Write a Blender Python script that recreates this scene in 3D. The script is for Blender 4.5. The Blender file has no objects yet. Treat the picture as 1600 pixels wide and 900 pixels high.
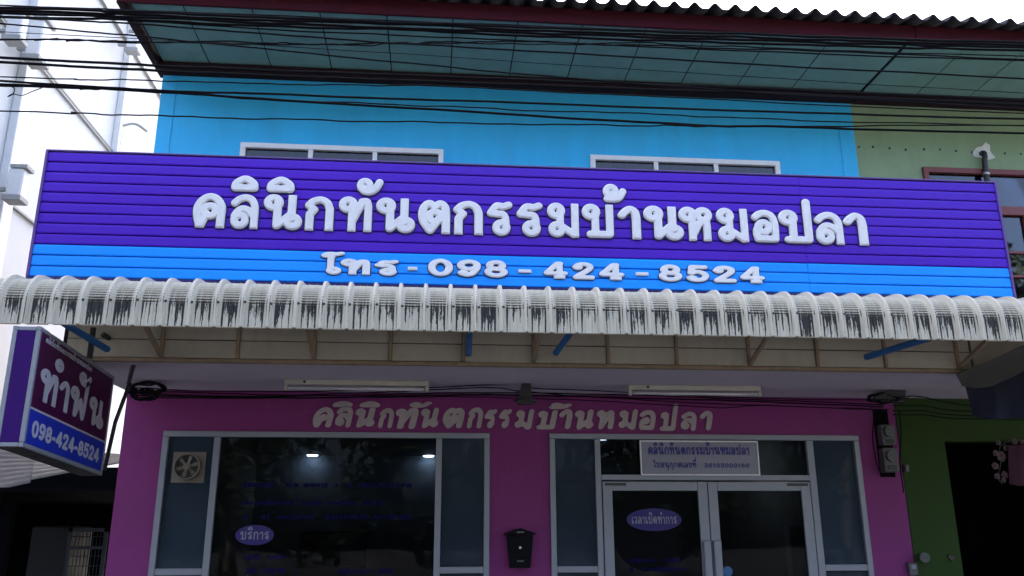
import bpy, bmesh, math, random
import numpy as np
from mathutils import Vector, Matrix
random.seed(7); np.random.seed(7)
scene = bpy.context.scene
C = scene.collection
# ------------------------------------------------------------------ camera
F_PX, PITCH, YAW, ROLL = 1347.8, .28551, .090056, -.0036865
CAM = Vector((0, -8.0, 1.6))
fw = Vector((math.sin(YAW)*math.cos(PITCH), math.cos(YAW)*math.cos(PITCH), math.sin(PITCH)))
rt = Vector((math.cos(YAW), -math.sin(YAW), 0)); up = rt.cross(fw)
_c, _s = math.cos(ROLL), math.sin(ROLL)
rt, up = rt*_c + up*_s, up*_c - rt*_s
cd = bpy.data.cameras.new('camera'); cam = bpy.data.objects.new('camera', cd); C.objects.link(cam)
cd.sensor_fit = 'HORIZONTAL'; cd.sensor_width = 36; cd.lens = F_PX/1600*36; cd.clip_end = 3000; cd.clip_start = .05
cam.matrix_world = Matrix(((rt.x, up.x, -fw.x, CAM.x), (rt.y, up.y, -fw.y, CAM.y), (rt.z, up.z, -fw.z, CAM.z), (0, 0, 0, 1)))
scene.camera = cam
# ------------------------------------------------------------------ sky, sun, exposure
SUN = Vector((-0.30, 0.80, 0.68)).normalized()
w = bpy.data.worlds.new('World'); scene.world = w; w.use_nodes = True
nt = w.node_tree; bg = nt.nodes['Background']
sky = nt.nodes.new('ShaderNodeTexSky'); sky.sky_type = 'NISHITA'; sky.sun_disc = False
sky.sun_elevation = math.asin(SUN.z); sky.sun_rotation = math.atan2(SUN.x, SUN.y)
sky.air_density = 0.6; sky.dust_density = 8.0; sky.ozone_density = 0.6
nt.links.new(sky.outputs[0], bg.inputs[0]); bg.inputs[1].default_value = 0.15
sl = bpy.data.lights.new('sun', 'SUN'); so = bpy.data.objects.new('sun', sl); C.objects.link(so)
sl.energy = 3.5; sl.angle = math.radians(.53); sl.color = (1, .95, .87)
so.rotation_euler = SUN.to_track_quat('Z', 'Y').to_euler(); so.location = (20, 20, 30)
vs = scene.view_settings; vs.view_transform = 'Standard'; vs.look = 'None'; vs.exposure = 3.5; vs.gamma = 1
scene.cycles.max_bounces = 10; scene.cycles.transparent_max_bounces = 16
# ------------------------------------------------------------------ helpers
def ray(x, y): return fw + rt*((x-800)/F_PX) - up*((y-450)/F_PX)
def at(x, y, Y):
    d = ray(x, y); return CAM + d*((Y-CAM.y)/d.y)
def atx(x, y, X):
    d = ray(x, y); return CAM + d*((X-CAM.x)/d.x)
def atz(x, y, Z):
    d = ray(x, y); return CAM + d*((Z-CAM.z)/d.z)
WL = {}
class MB:
    def __init__(s): s.v = []; s.f = []; s.sm = []; s.uv = None
    def add(s, vs, fs, smooth=False):
        n = len(s.v); s.v += [tuple(p) for p in vs]; s.f += [tuple(i+n for i in f) for f in fs]; s.sm += [smooth]*len(fs); return s
    def box(s, x0, x1, y0, y1, z0, z1, bev=0):
        if bev <= 0:
            return s.add([(x0,y0,z0),(x1,y0,z0),(x1,y1,z0),(x0,y1,z0),(x0,y0,z1),(x1,y0,z1),(x1,y1,z1),(x0,y1,z1)],
                  [(0,3,2,1),(4,5,6,7),(0,1,5,4),(1,2,6,5),(2,3,7,6),(3,0,4,7)])
        bm = bmesh.new(); bmesh.ops.create_cube(bm, size=1)
        for q in bm.verts: q.co = Vector(((x0+x1)/2+q.co.x*(x1-x0), (y0+y1)/2+q.co.y*(y1-y0), (z0+z1)/2+q.co.z*(z1-z0)))
        bmesh.ops.bevel(bm, geom=bm.edges[:], offset=bev, segments=1, affect='EDGES')
        bm.verts.index_update()
        s.add([q.co[:] for q in bm.verts], [[q.index for q in f.verts] for f in bm.faces]); bm.free(); return s
    def tube(s, pts, r, n=8, cap=True):
        pts = [Vector(p) for p in pts]; rs = r if isinstance(r, (list, tuple)) else [r]*len(pts)
        rings = []; u = None
        for i, p in enumerate(pts):
            t = (pts[min(i+1, len(pts)-1)] - pts[max(i-1, 0)]).normalized()
            if u is None:
                u = t.orthogonal().normalized()
            u = (u - t*u.dot(t)); u = u.normalized() if u.length > 1e-6 else t.orthogonal().normalized()
            v = t.cross(u)
            rings.append([p + (u*math.cos(2*math.pi*k/n) + v*math.sin(2*math.pi*k/n))*rs[i] for k in range(n)])
        vs = [q for r_ in rings for q in r_]; fs = []
        for i in range(len(pts)-1):
            for k in range(n):
                a, b = i*n+k, i*n+(k+1) % n
                fs.append((a, b, b+n, a+n))
        s.add(vs, fs, True)
        if cap:
            m = len(s.v)-len(vs)
            s.f.append(tuple(m+k for k in reversed(range(n)))); s.f.append(tuple(m+(len(pts)-1)*n+k for k in range(n))); s.sm += [False, False]
        return s
    def bar(s, a, b, w, h, upv=(0, 0, 1)):
        a, b = Vector(a), Vector(b); t = (b-a).normalized(); sd = t.cross(Vector(upv))
        if sd.length < 1e-4: sd = t.cross(Vector((0, 1, 0)))
        sd.normalize(); u2 = sd.cross(t)
        vs = [p + sd*(i*w/2) + u2*(j*h/2) for p in (a, b) for i, j in ((-1,-1),(1,-1),(1,1),(-1,1))]
        return s.add(vs, [(0,1,2,3),(7,6,5,4),(0,4,5,1),(1,5,6,2),(2,6,7,3),(3,7,4,0)])
    def prism(s, poly, y0, y1):       # polygon in (x,z), CCW seen from the street, extruded in y
        n = len(poly); vs = [(x, y0, z) for x, z in poly] + [(x, y1, z) for x, z in poly]
        fs = [tuple(range(n)), tuple(reversed(range(n, 2*n)))] + [(k, k+n, (k+1) % n+n, (k+1) % n) for k in range(n)]
        return s.add(vs, fs)
    def disc(s, c, nrm, r, th, n=20, rx=1.0):
        c, nrm = Vector(c), Vector(nrm).normalized(); u = nrm.orthogonal().normalized(); v = nrm.cross(u)
        a = [c + (u*math.cos(2*math.pi*k/n)+v*math.sin(2*math.pi*k/n))*r for k in range(n)]
        b = [p + nrm*th for p in a]
        return s.add(a+b, [tuple(reversed(range(n))), tuple(range(n, 2*n))] + [(k, (k+1) % n, (k+1) % n+n, k+n) for k in range(n)])
    def build(s, name, mat, parent=None, origin=None):
        me = bpy.data.meshes.new(name)
        V = np.array(s.v, dtype=float)
        o0 = Vector(origin) if origin is not None else Vector(((V[:,0].min()+V[:,0].max())/2, (V[:,1].min()+V[:,1].max())/2, V[:,2].min()))
        me.from_pydata([(p[0]-o0.x, p[1]-o0.y, p[2]-o0.z) for p in s.v], [], s.f)
        me.polygons.foreach_set('use_smooth', s.sm)
        if s.uv is not None:
            L = me.uv_layers.new(name='UVMap'); li = [0]*len(me.loops); me.loops.foreach_get('vertex_index', li)
            L.data.foreach_set('uv', [q for i in li for q in s.uv[i]])
        me.materials.append(mat); me.update()
        return place(bpy.data.objects.new(name, me), o0, parent)
def place(o, world, parent=None):
    C.objects.link(o); world = Vector(world); WL[o.name] = world
    if parent is not None:
        o.parent = parent; o.location = world - WL[parent.name]
    else: o.location = world
    return o
def shared(name, src, world, parent=None):
    return place(bpy.data.objects.new(name, src.data), world, parent)
def tag(o, label, cat, group=None):
    o['label'] = label; o['category'] = cat
    if group: o['group'] = group
    return o
def thing(name, loc, label, cat, group=None):
    o = place(bpy.data.objects.new(name, None), loc); o.empty_display_size = .2
    return tag(o, label, cat, group)
def structure(o): o['kind'] = 'structure'; return o
def B(name, mat, x0, x1, y0, y1, z0, z1, parent=None, bev=0):
    return MB().box(x0, x1, y0, y1, z0, z1, bev).build(name, mat, parent)
def smooth(pts, n=6):
    P = [Vector(p) for p in pts]; out = []
    for i in range(len(P)-1):
        p0 = P[i-1] if i else P[0]*2-P[1]; p1, p2 = P[i], P[i+1]; p3 = P[i+2] if i+2 < len(P) else P[-1]*2-P[-2]
        for k in range(n):
            t = k/n
            out.append(.5*((2*p1)+(-p0+p2)*t+(2*p0-5*p1+4*p2-p3)*t*t+(-p0+3*p1-3*p2+p3)*t**3))
    return out + [P[-1]]
# ------------------------------------------------------------------ materials
def mat(name, col, rough=.6, metal=0, var=.12, scale=6, bump=.0, bscale=40, spec=.5, dirt=0, dirtcol=(.05,.045,.04), coat=0, emit=None, stretch=(1,1,1)):
    m = bpy.data.materials.new(name); m.use_nodes = True; t = m.node_tree; N = t.nodes; L = t.links
    b = N['Principled BSDF']; b.inputs['Roughness'].default_value = rough; b.inputs['Metallic'].default_value = metal
    b.inputs['Specular IOR Level'].default_value = spec; b.inputs['Coat Weight'].default_value = coat
    geo = N.new('ShaderNodeNewGeometry'); mp = N.new('ShaderNodeMapping'); mp.inputs['Scale'].default_value = stretch
    L.new(geo.outputs['Position'], mp.inputs[0])
    nz = N.new('ShaderNodeTexNoise'); nz.inputs['Scale'].default_value = scale; nz.inputs['Detail'].default_value = 6; nz.inputs['Roughness'].default_value = .65
    L.new(mp.outputs[0], nz.inputs['Vector'])
    mr = N.new('ShaderNodeMapRange'); mr.inputs[1].default_value = .3; mr.inputs[2].default_value = .7
    mr.inputs[3].default_value = 1-var; mr.inputs[4].default_value = 1+var; L.new(nz.outputs[0], mr.inputs[0])
    mx = N.new('ShaderNodeVectorMath'); mx.operation = 'SCALE'; mx.inputs[0].default_value = col[:3]; L.new(mr.outputs[0], mx.inputs['Scale'])
    out = mx.outputs[0]
    if dirt > 0:
        n2 = N.new('ShaderNodeTexNoise'); n2.inputs['Scale'].default_value = 3.3; n2.inputs['Detail'].default_value = 9; n2.inputs['Roughness'].default_value = .75
        m2 = N.new('ShaderNodeMapping'); m2.inputs['Scale'].default_value = (1.6, 1.6, .5); L.new(geo.outputs['Position'], m2.inputs[0]); L.new(m2.outputs[0], n2.inputs['Vector'])
        r2 = N.new('ShaderNodeMapRange'); r2.inputs[1].default_value = .5; r2.inputs[2].default_value = .75; r2.inputs[3].default_value = 0; r2.inputs[4].default_value = dirt; L.new(n2.outputs[0], r2.inputs[0])
        mi = N.new('ShaderNodeMix'); mi.data_type = 'RGBA'; L.new(r2.outputs[0], mi.inputs[0]); L.new(out, mi.inputs[6]); mi.inputs[7].default_value = (*dirtcol, 1); out = mi.outputs[2]
    L.new(out, b.inputs['Base Color'])
    rr = N.new('ShaderNodeMapRange'); rr.inputs[1].default_value = .3; rr.inputs[2].default_value = .7; rr.inputs[3].default_value = max(0, rough-.08); rr.inputs[4].default_value = min(1, rough+.08)
    L.new(nz.outputs[0], rr.inputs[0]); L.new(rr.outputs[0], b.inputs['Roughness'])
    if bump > 0:
        nb = N.new('ShaderNodeTexNoise'); nb.inputs['Scale'].default_value = bscale; nb.inputs['Detail'].default_value = 4; L.new(geo.outputs['Position'], nb.inputs['Vector'])
        bp = N.new('ShaderNodeBump'); bp.inputs['Strength'].default_value = bump; bp.inputs['Distance'].default_value = .01; L.new(nb.outputs[0], bp.inputs['Height']); L.new(bp.outputs[0], b.inputs['Normal'])
    if emit:
        b.inputs['Emission Color'].default_value = (*emit[:3], 1); b.inputs['Emission Strength'].default_value = emit[3]
    return m
def glass(name, tint, refl=1.0, milk=0, milkcol=(.2,.3,.36)):
    m = bpy.data.materials.new(name); m.use_nodes = True; t = m.node_tree; N = t.nodes; L = t.links
    N.remove(N['Principled BSDF']); out = N['Material Output']
    tr = N.new('ShaderNodeBsdfTransparent'); tr.inputs[0].default_value = (*tint, 1)
    gl = N.new('ShaderNodeBsdfGlossy'); gl.inputs['Roughness'].default_value = .02
    geo = N.new('ShaderNodeNewGeometry'); nz = N.new('ShaderNodeTexNoise'); nz.inputs['Scale'].default_value = 1.3; L.new(geo.outputs['Position'], nz.inputs['Vector'])
    bp = N.new('ShaderNodeBump'); bp.inputs['Strength'].default_value = .15; bp.inputs['Distance'].default_value = .01; L.new(nz.outputs[0], bp.inputs['Height']); L.new(bp.outputs[0], gl.inputs['Normal'])
    fr = N.new('ShaderNodeFresnel'); fr.inputs[0].default_value = 1.5
    mu = N.new('ShaderNodeMath'); mu.operation = 'MULTIPLY'; mu.inputs[1].default_value = refl; L.new(fr.outputs[0], mu.inputs[0])
    base = tr.outputs[0]
    if milk > 0:
        df = N.new('ShaderNodeBsdfDiffuse'); n3 = N.new('ShaderNodeTexNoise'); n3.inputs['Scale'].default_value = .9; L.new(geo.outputs['Position'], n3.inputs['Vector'])
        sc = N.new('ShaderNodeVectorMath'); sc.operation = 'SCALE'; sc.inputs[0].default_value = milkcol; ra = N.new('ShaderNodeMapRange'); ra.inputs[3].default_value = .6; ra.inputs[4].default_value = 1.4; L.new(n3.outputs[0], ra.inputs[0]); L.new(ra.outputs[0], sc.inputs['Scale']); L.new(sc.outputs[0], df.inputs[0])
        m1 = N.new('ShaderNodeMixShader'); m1.inputs[0].default_value = milk; L.new(tr.outputs[0], m1.inputs[1]); L.new(df.outputs[0], m1.inputs[2]); base = m1.outputs[0]
    ms = N.new('ShaderNodeMixShader'); L.new(mu.outputs[0], ms.inputs[0]); L.new(base, ms.inputs[1]); L.new(gl.outputs[0], ms.inputs[2]); L.new(ms.outputs[0], out.inputs[0])
    return m
M = dict(
 pink=mat('pink_paint', (.195,.029,.145), .65, spec=.25, var=.10, scale=1.7, bump=.25, bscale=60, dirt=.35, dirtcol=(.1,.02,.08)),
 blue=mat('blue_paint', (.025,.43,.81), .65, var=.09, scale=2.6, stretch=(1,1,.22), bump=.25, bscale=50, dirt=.35, dirtcol=(.02,.33,.6)),
 green=mat('pale_green_paint', (.22,.31,.19), .75, spec=.2, var=.1, scale=2, bump=.15, bscale=60, dirt=.3, dirtcol=(.09,.14,.1)),
 lime=mat('lime_paint', (.018,.045,.005), .7, spec=.2, var=.1, scale=2.5, bump=.12, bscale=70, dirt=.3, dirtcol=(.025,.045,.012)),
 alu=mat('grey_aluminium', (.22,.235,.27), .45, .2, var=.06, scale=12),
 alu2=mat('white_aluminium', (.72,.72,.74), .45, .0, var=.05, scale=10),
 ceil=mat('mauve_ceiling_paint', (.52,.47,.53), .8, var=.07, scale=1.4, bump=.05, dirt=.25, dirtcol=(.32,.28,.31)),
 cream=mat('cream_board', (.34,.315,.255), .75, var=.1, scale=3, bump=.08, dirt=.4, dirtcol=(.2,.16,.1)),
 rust=mat('brown_steel', (.23,.17,.105), .7, .0, var=.2, scale=14, dirt=.4, dirtcol=(.14,.09,.05)),
 soffit=mat('teal_soffit_board', (.15,.28,.25), .8, spec=.15, var=.1, scale=2.4, bump=.05, dirt=.3, dirtcol=(.06,.09,.085)),
 trim=mat('dark_brown_timber', (.022,.012,.016), .8, spec=.1, var=.25, scale=9, bump=.1),
 redboard=mat('dark_red_fascia', (.042,.005,.010), .8, spec=.12, var=.3, scale=5, dirt=.4, dirtcol=(.02,.004,.006), stretch=(.6,1,4)),
 rooft=mat('weathered_cement_sheet', (.05,.05,.055), .9, spec=.1, var=.3, scale=7, bump=.3, bscale=50, dirt=.5, dirtcol=(.018,.018,.018)),
 purple=mat('purple_enamel', (.062,.006,.44), .42, var=.05, scale=1.2, spec=.25, bump=.03, bscale=9),
 sky=mat('azure_enamel', (.004,.27,.95), .38, var=.05, scale=1.2, spec=.25, bump=.03, bscale=9),
 letterback=mat('letter_shadow_outline', (.012,.006,.07), .6),  # dark colour of the painted shadow outline round the raised letters
 signdark=mat('sign_backing', (.02,.008,.13), .7),
 purple_trim=mat('purple_edge_trim', (.09,.04,.22), .4, var=.1),
 white=mat('white_acrylic', (.72,.72,.74), .45, var=.06, scale=18, dirt=.25, dirtcol=(.40,.40,.44)),
 cable=mat('black_cable', (.008,.008,.010), .9, spec=.05, var=.3, scale=30),
 black=mat('black_plastic', (.014,.014,.016), .45, var=.2, scale=20),
 grey=mat('grey_plastic', (.075,.075,.08), .5, var=.15, scale=15, dirt=.4),
 pipe=mat('blue_pvc', (.018,.10,.27), .5, var=.1, scale=8, dirt=.2, dirtcol=(.03,.08,.18)),
 lampw=mat('old_white_enamel', (.40,.38,.32), .5, var=.08, scale=10, dirt=.3, dirtcol=(.2,.18,.13)),
 tubew=mat('tube_glass', (.5,.5,.53), .25, var=.02),
 wallwhite=mat('white_cladding', (.50,.50,.50), .8, spec=.1, var=.04, scale=1.5),
 palegrey=mat('pale_grey_paint', (.60,.60,.60), .7, spec=.1, var=.06, scale=4),
 midgrey=mat('mid_grey_paint', (.28,.285,.28), .7, spec=.1, var=.08, scale=4),
 shedroof=mat('galvanised_sheet', (.085,.085,.09), .85, 0, spec=.04, var=.2, scale=3, dirt=.5, dirtcol=(.02,.02,.018)),
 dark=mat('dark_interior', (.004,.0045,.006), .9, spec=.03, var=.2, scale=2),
 concrete=mat('concrete', (.27,.26,.25), .85, var=.15, scale=3, bump=.2, dirt=.4, dirtcol=(.13,.12,.11)),
 paving=mat('dark_paving', (.10,.095,.09), .85, var=.2, scale=4, bump=.2, dirt=.4, dirtcol=(.05,.05,.045)),
 asphalt=mat('asphalt', (.05,.05,.052), .9, var=.2, scale=8, bump=.3, bscale=120),
 paint=mat('road_paint', (.7,.7,.68), .7, var=.1, scale=20),
 interior=mat('clinic_interior_paint', (.17,.21,.26), .7, var=.05, scale=1),
 redframe=mat('dark_red_window_frame', (.15,.028,.03), .5, var=.15, scale=8),
 plate=mat('cream_plate', (.20,.20,.255), .4, var=.04),
 ink=mat('blue_ink', (.02,.015,.16), .5, var=.05),
 sticker=mat('violet_sticker', (.016,.007,.13), .6, var=.08),
 stickertxt=mat('sticker_lettering', (.20,.20,.25), .6, var=.05),
 stickerdim=mat('faded_blue_sticker', (.005,.004,.045), .9, var=.2, spec=.1),
 stickerdisc=mat('dim_round_sticker', (.003,.004,.005), .9, spec=.1, var=.25),
 boxface=mat('plum_acrylic', (.045,.002,.035), .4, var=.06, scale=2, spec=.3),
 boxside=mat('violet_sheet', (.032,.004,.11), .6, var=.06, scale=2, spec=.12),
 boxblue=mat('blue_acrylic', (.008,.025,.33), .4, var=.05, spec=.3),
 boxtext=mat('box_lettering', (.36,.36,.42), .45, var=.04),
 walltxt=mat('faded_cream_lettering', (.36,.31,.31), .6, var=.1, scale=12, dirt=.3, dirtcol=(.2,.16,.17)),
 walltxtside=mat('letter_edge_shadow', (.12,.02,.07), .7),
 lamp=mat('downlight_glow', (.9,.92,1), .4, emit=(.92,.96,1,2.6)),
 navy=mat('navy_tarpaulin', (.006,.010,.032), .7, var=.3, scale=4, bump=.3, bscale=12),
 tarp=mat('grey_fabric', (.07,.07,.062), .85, var=.2, scale=5, bump=.2, bscale=20),
 flower=mat('pale_pink_petals', (.085,.045,.055), .7), pinkcloth=mat('pink_cloth', (.035,.005,.018), .9, var=.15, bump=.2, bscale=15),
 plaster=mat('white_plaster_patch', (.6,.6,.58), .9, var=.1, scale=25, bump=.4, bscale=60),
 fanm=mat('beige_fan_plastic', (.15,.13,.10), .6, var=.1, scale=10, dirt=.35, dirtcol=(.06,.05,.04)),
 mail=mat('black_mailbox_metal', (.003,.003,.005), .6, var=.2, scale=12, spec=.1),
 silver=mat('brushed_silver', (.5,.5,.52), .35, .8, var=.1, scale=20),
 glass=glass('clear_glass', (.40,.45,.50), .13),
 film=glass('blue_film_glass', (.1,.13,.15), .12, .85, (.031,.047,.066)),
 dglass=glass('dark_window_glass', (.30,.34,.40), 1.0),
 grille=mat('window_grille', (.22,.23,.26), .6), curtain=mat('dark_curtain', (.07,.08,.11), .9, var=.3, scale=5, stretch=(6,1,.3)),
 screen=mat('screen_black', (.006,.006,.01), .2),
)
def awning_mat():
    m = mat('stained_cream_sheet', (.52,.485,.39), .6, 0, var=.07, scale=6, bump=.03)
    t = m.node_tree; N = t.nodes; L = t.links; b = N['Principled BSDF']; src = b.inputs['Base Color'].links[0].from_socket
    uv = N.new('ShaderNodeUVMap'); sep = N.new('ShaderNodeSeparateXYZ'); L.new(uv.outputs[0], sep.inputs[0])
    geo = N.new('ShaderNodeNewGeometry')
    def math_(op, a, b_=None, c=None):
        n = N.new('ShaderNodeMath'); n.operation = op
        for i, q in enumerate((a, b_, c)):
            if q is None: continue
            if isinstance(q, (int, float)): n.inputs[i].default_value = q
            else: L.new(q, n.inputs[i])
        return n.outputs[0]
    def rng(v, a, b_, c=0., d=1.):
        n = N.new('ShaderNodeMapRange'); n.interpolation_type = 'SMOOTHSTEP'
        for i, q in enumerate((v, a, b_, c, d)):
            if isinstance(q, (int, float)): n.inputs[i].default_value = q
            else: L.new(q, n.inputs[i])
        return n.outputs[0]
    def noise(sx, sy, sz, scale, det=5):
        mp = N.new('ShaderNodeMapping'); mp.inputs['Scale'].default_value = (sx, sy, sz); L.new(geo.outputs['Position'], mp.inputs[0])
        n = N.new('ShaderNodeTexNoise'); n.inputs['Scale'].default_value = scale; n.inputs['Detail'].default_value = det; n.inputs['Roughness'].default_value = .7; L.new(mp.outputs[0], n.inputs['Vector']); return n.outputs[0]
    u, v = sep.outputs[0], sep.outputs[1]
    # u: 0..1 in one rib pitch (rib at both ends), v: metres up from the lower lip
    pan = math_('MULTIPLY', rng(u, .17, .22), rng(u, .83, .78))
    streak = noise(1, .05, .05, 75, 4)        # changes along the awning only
    length = rng(noise(1, .02, .02, 26, 3), .34, .66, .17, .0)    # how far down a drip runs
    soft = noise(1, .3, .25, 120, 5)
    # columns favoured by water: pan edges and the two stiffeners
    col = math_('MAXIMUM', math_('MAXIMUM', rng(math_('ABSOLUTE', math_('SUBTRACT', u, .24)), .055, .0), rng(math_('ABSOLUTE', math_('SUBTRACT', u, .76)), .055, .0)), math_('MULTIPLY', rng(math_('ABSOLUTE', math_('SUBTRACT', u, .5)), .05, 0), .8))
    amt = math_('ADD', math_('MULTIPLY', col, .22), math_('ADD', math_('MULTIPLY', streak, .75), math_('MULTIPLY', soft, .35)))
    amount_x = math_('ADD', rng(noise(1, .01, .01, .5, 2), .36, .56, -.05, .06), rng(noise(1, .01, .01, 4.3, 1), .3, .7, -.09, .08))
    thr = math_('ADD', .512, math_('SUBTRACT', math_('MULTIPLY', rng(math_('SUBTRACT', .165, v), 0, .17), .17), amount_x))
    vert = math_('MULTIPLY', rng(math_('ADD', v, math_('MULTIPLY', math_('SUBTRACT', soft, .5), .10)), .215, .15), rng(v, -.01, .012, .55, 1.))
    drip = math_('MULTIPLY', rng(math_('SUBTRACT', amt, thr), 0., .05), math_('MULTIPLY', vert, pan))
    # black grime in the lowest crimp valleys
    cr = math_('SINE', math_('MULTIPLY', math_('SUBTRACT', v, .15), 2*math.pi/.0205))
    grim = math_('MULTIPLY', rng(cr, .35, -.5), rng(v, .32, .17, 0.12, 1.0))
    grim = math_('MULTIPLY', math_('MULTIPLY', grim, rng(v, .145, .155)), math_('MULTIPLY', pan, rng(math_('ADD', streak, math_('MULTIPLY', col, .2)), .34, .56, .35, 1)))
    nick = math_('MULTIPLY', rng(math_('ABSOLUTE', math_('SUBTRACT', u, .885)), .022, .008), math_('MULTIPLY', rng(math_('ADD', v, math_('MULTIPLY', streak, .12)), .275, .235), rng(v, rng(noise(1, .01, .01, 9, 1), .35, .65, .16, -.02), .17)))
    mask = math_('MAXIMUM', math_('MAXIMUM', drip, nick), grim)
    mask = math_('MAXIMUM', mask, math_('MULTIPLY', rng(noise(1, 1, .4, 22, 6), .60, .74), .5))
    mi = N.new('ShaderNodeMix'); mi.data_type = 'RGBA'; L.new(mask, mi.inputs[0]); L.new(src, mi.inputs[6]); mi.inputs[7].default_value = (.009, .008, .007, 1)
    L.new(mi.outputs[2], b.inputs['Base Color']); return m
M['awning'] = awning_mat()
# ------------------------------------------------------------------ ground
g = structure(B('ground', M['asphalt'], -150, 150, -150, 150, -.3, 0))
structure(B('road', M['asphalt'], -150, 150, -16, -4, 0.0, .004))
for i in range(-8, 9): structure(B('road_marking', M['paint'], i*6-1, i*6+1, -10.56, -10.44, .004, .008))
structure(B('pavement', M['paving'], -40, 40, -4, -.02, 0, .12, bev=.01))
structure(B('pavement', M['paving'], -40, 40, -18.6, -16, 0, .12, bev=.01))
# ------------------------------------------------------------------ clinic building
XL, XR = -2.79, 4.385
cl = thing('clinic_building', (.8, 0, 0), 'two storey shophouse with pink ground floor and bright blue upper wall', 'building')
LU = (-2.40, .51, 2.555); RU = (1.063, 4.035, 2.557)
def wall(name, m, x0, x1, z0, z1, y0, y1, holes, parent):
    b = MB(); xs = sorted({x0, x1, *[q for h in holes for q in h[:2]]}); zs = sorted({z0, z1, *[q for h in holes for q in h[2:]]})
    # vertical strips, merged where no hole cuts them
    for i in range(len(xs)-1):
        a, c = xs[i], xs[i+1]; runs = []; cur = None
        for j in range(len(zs)-1):
            cx, cz = (a+c)/2, (zs[j]+zs[j+1])/2
            solid = not any(h[0] < cx < h[1] and h[2] < cz < h[3] for h in holes)
            if solid: cur = [zs[j] if cur is None else cur[0], zs[j+1]]
            elif cur: runs.append(cur); cur = None
        if cur: runs.append(cur)
        for r_ in runs: b.box(a, c, y0, y1, *r_)
    return b.build(name, m, parent)
wall('wall', M['pink'], XL+.03, XR+.06, 0, 2.92, 0, .16, [(LU[0], LU[1], .12, LU[2]), (RU[0], RU[1], .02, RU[2])], cl)
UW = [(-1.966, .033), (1.531, 3.527)]
up_wall = wall('upper_wall', M['blue'], XL, XR, 2.93, 6.25, 0, .16, [(a, b, 4.15, 5.392) for a, b in UW], cl)
MB().box(XL, XL+.14, -.006, -.0005, 2.95, 6.11).build('corner_strip', M['blue'], up_wall)
MB().box(XR-.16, XR, -.006, -.0005, 2.95, 6.11).build('corner_strip', M['blue'], up_wall)
MB().box(XL, XL+.16, .165, 7, 0, 6.2).build('side_wall', M['concrete'], cl)
MB().box(XR-.10, XR+.06, .165, 7, 0, 6.2).build('side_wall', M['concrete'], cl)
MB().box(XL+.165, XR-.105, 6.8, 7, 0, 6.2).build('back_wall', M['concrete'], cl)
MB().box(XL+.165, XR-.105, .165, 6.79, 2.86, 3.02).build('floor_slab', M['interior'], cl)
MB().box(XL+.165, XR-.105, .165, 6.79, 6.0, 6.15).build('upper_ceiling', M['interior'], cl)
# room behind the glass
MB().box(XL+.17, XR-.11, 5.4, 5.5, 0.13, 2.85).build('interior_wall', M['interior'], cl)
MB().box(.62, .70, .2, 5.39, 0.13, 2.85).build('interior_wall', M['interior'], cl)
MB().box(XL+.165, XR-.105, .165, 5.39, .05, .12).build('interior_floor', M['concrete'], cl)
# upper windows: frame bars, panes, bars behind
for (a, b) in UW:
    wd = MB(); t = .05; zt, zb = 5.392, 4.15
    wd.box(a, b, -.025, .05, zt-t, zt).box(a, b, -.025, .05, zb, zb+t)
    wd.box(a, a+t, -.022, .05, zb+t, zt-t).box(b-t, b, -.022, .05, zb+t, zt-t)
    p = (b-a-2*t)/3; xs = [a+t+p*k for k in (1, 2)]
    for x in xs: wd.box(x-.022, x+.022, -.018, .045, zb+t, zt-t)
    win = wd.build('window', M['alu2'], cl)
    for k in range(3):
        x0 = a+t+p*k + (.022 if k else 0); x1 = a+t+p*(k+1) - (.022 if k < 2 else 0)
        MB().box(x0, x1, .012, .018, zb+t, zt-t).build('pane', M['dglass'], win)
    gr = MB()
    for k in range(1, 22): gr.tube([(a+.06+k*(b-a-.12)/22, .075, zb+.04), (a+.06+k*(b-a-.12)/22, .075, zt-.04)], .005, 6)
    for zz in (4.6, 5.0, 5.3): gr.tube([(a+.05, .085, zz), (b-.05, .085, zz)], .006, 6)
    gr.build('security_grille', M['grille'], win)
    cu = MB(); n = 60; vs_ = []; fs_ = []
    for k in range(n+1):
        x = a+.02+(b-a-.04)*k/n; y = .125+.018*math.sin(k*1.3)+.008*math.sin(k*.47)
        vs_ += [(x, y, zb), (x, y, zt-.03)]
    fs_ = [(2*k, 2*k+2, 2*k+3, 2*k+1) for k in range(n)]; cu.add(vs_, fs_, True).build('curtain', M['curtain'], win)
# storefront glazing, left unit
def bars(mb, spec):
    for (x0, x1, z0, z1, y0, y1) in spec: mb.box(x0, x1, y0, y1, z0, z1, .003)
a, b, zt = LU; m1, m2 = (-1.955, -1.90), (.02, .075)
fr = MB(); bars(fr, [(a, b, zt-.05, zt, -.03, .05), (a, a+.05, .125, zt-.051, -.029, .05), (b-.05, b, .125, zt-.051, -.029, .05), (m1[0], m1[1], .125, zt-.051, -.027, .05), (m2[0], m2[1], .125, zt-.051, -.027, .05),
  (a+.051, m1[0]-.001, 1.33, 1.385, -.024, .045), (m2[1]+.001, b-.051, 1.33, 1.385, -.024, .045), (a+.051, b-.051, .125, .18, -.022, .046)])
lw = fr.build('shop_window', M['alu'], cl)
MB().box(a+.05, m1[0], .01, .016, 1.385, zt-.05).build('pane', M['film'], lw)['label'] = 'blue filmed side pane'
MB().box(a+.05, m1[0], .01, .016, .18, 1.33).build('pane', M['film'], lw)
MB().box(m1[1], m2[0], .01, .016, .18, zt-.05).build('pane', M['glass'], lw)['label'] = 'wide clear centre pane'
MB().box(m2[1], b-.05, .01, .016, 1.385, zt-.05).build('pane', M['film'], lw)
MB().box(m2[1], b-.05, .01, .016, .18, 1.33).build('pane', M['film'], lw)
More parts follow.
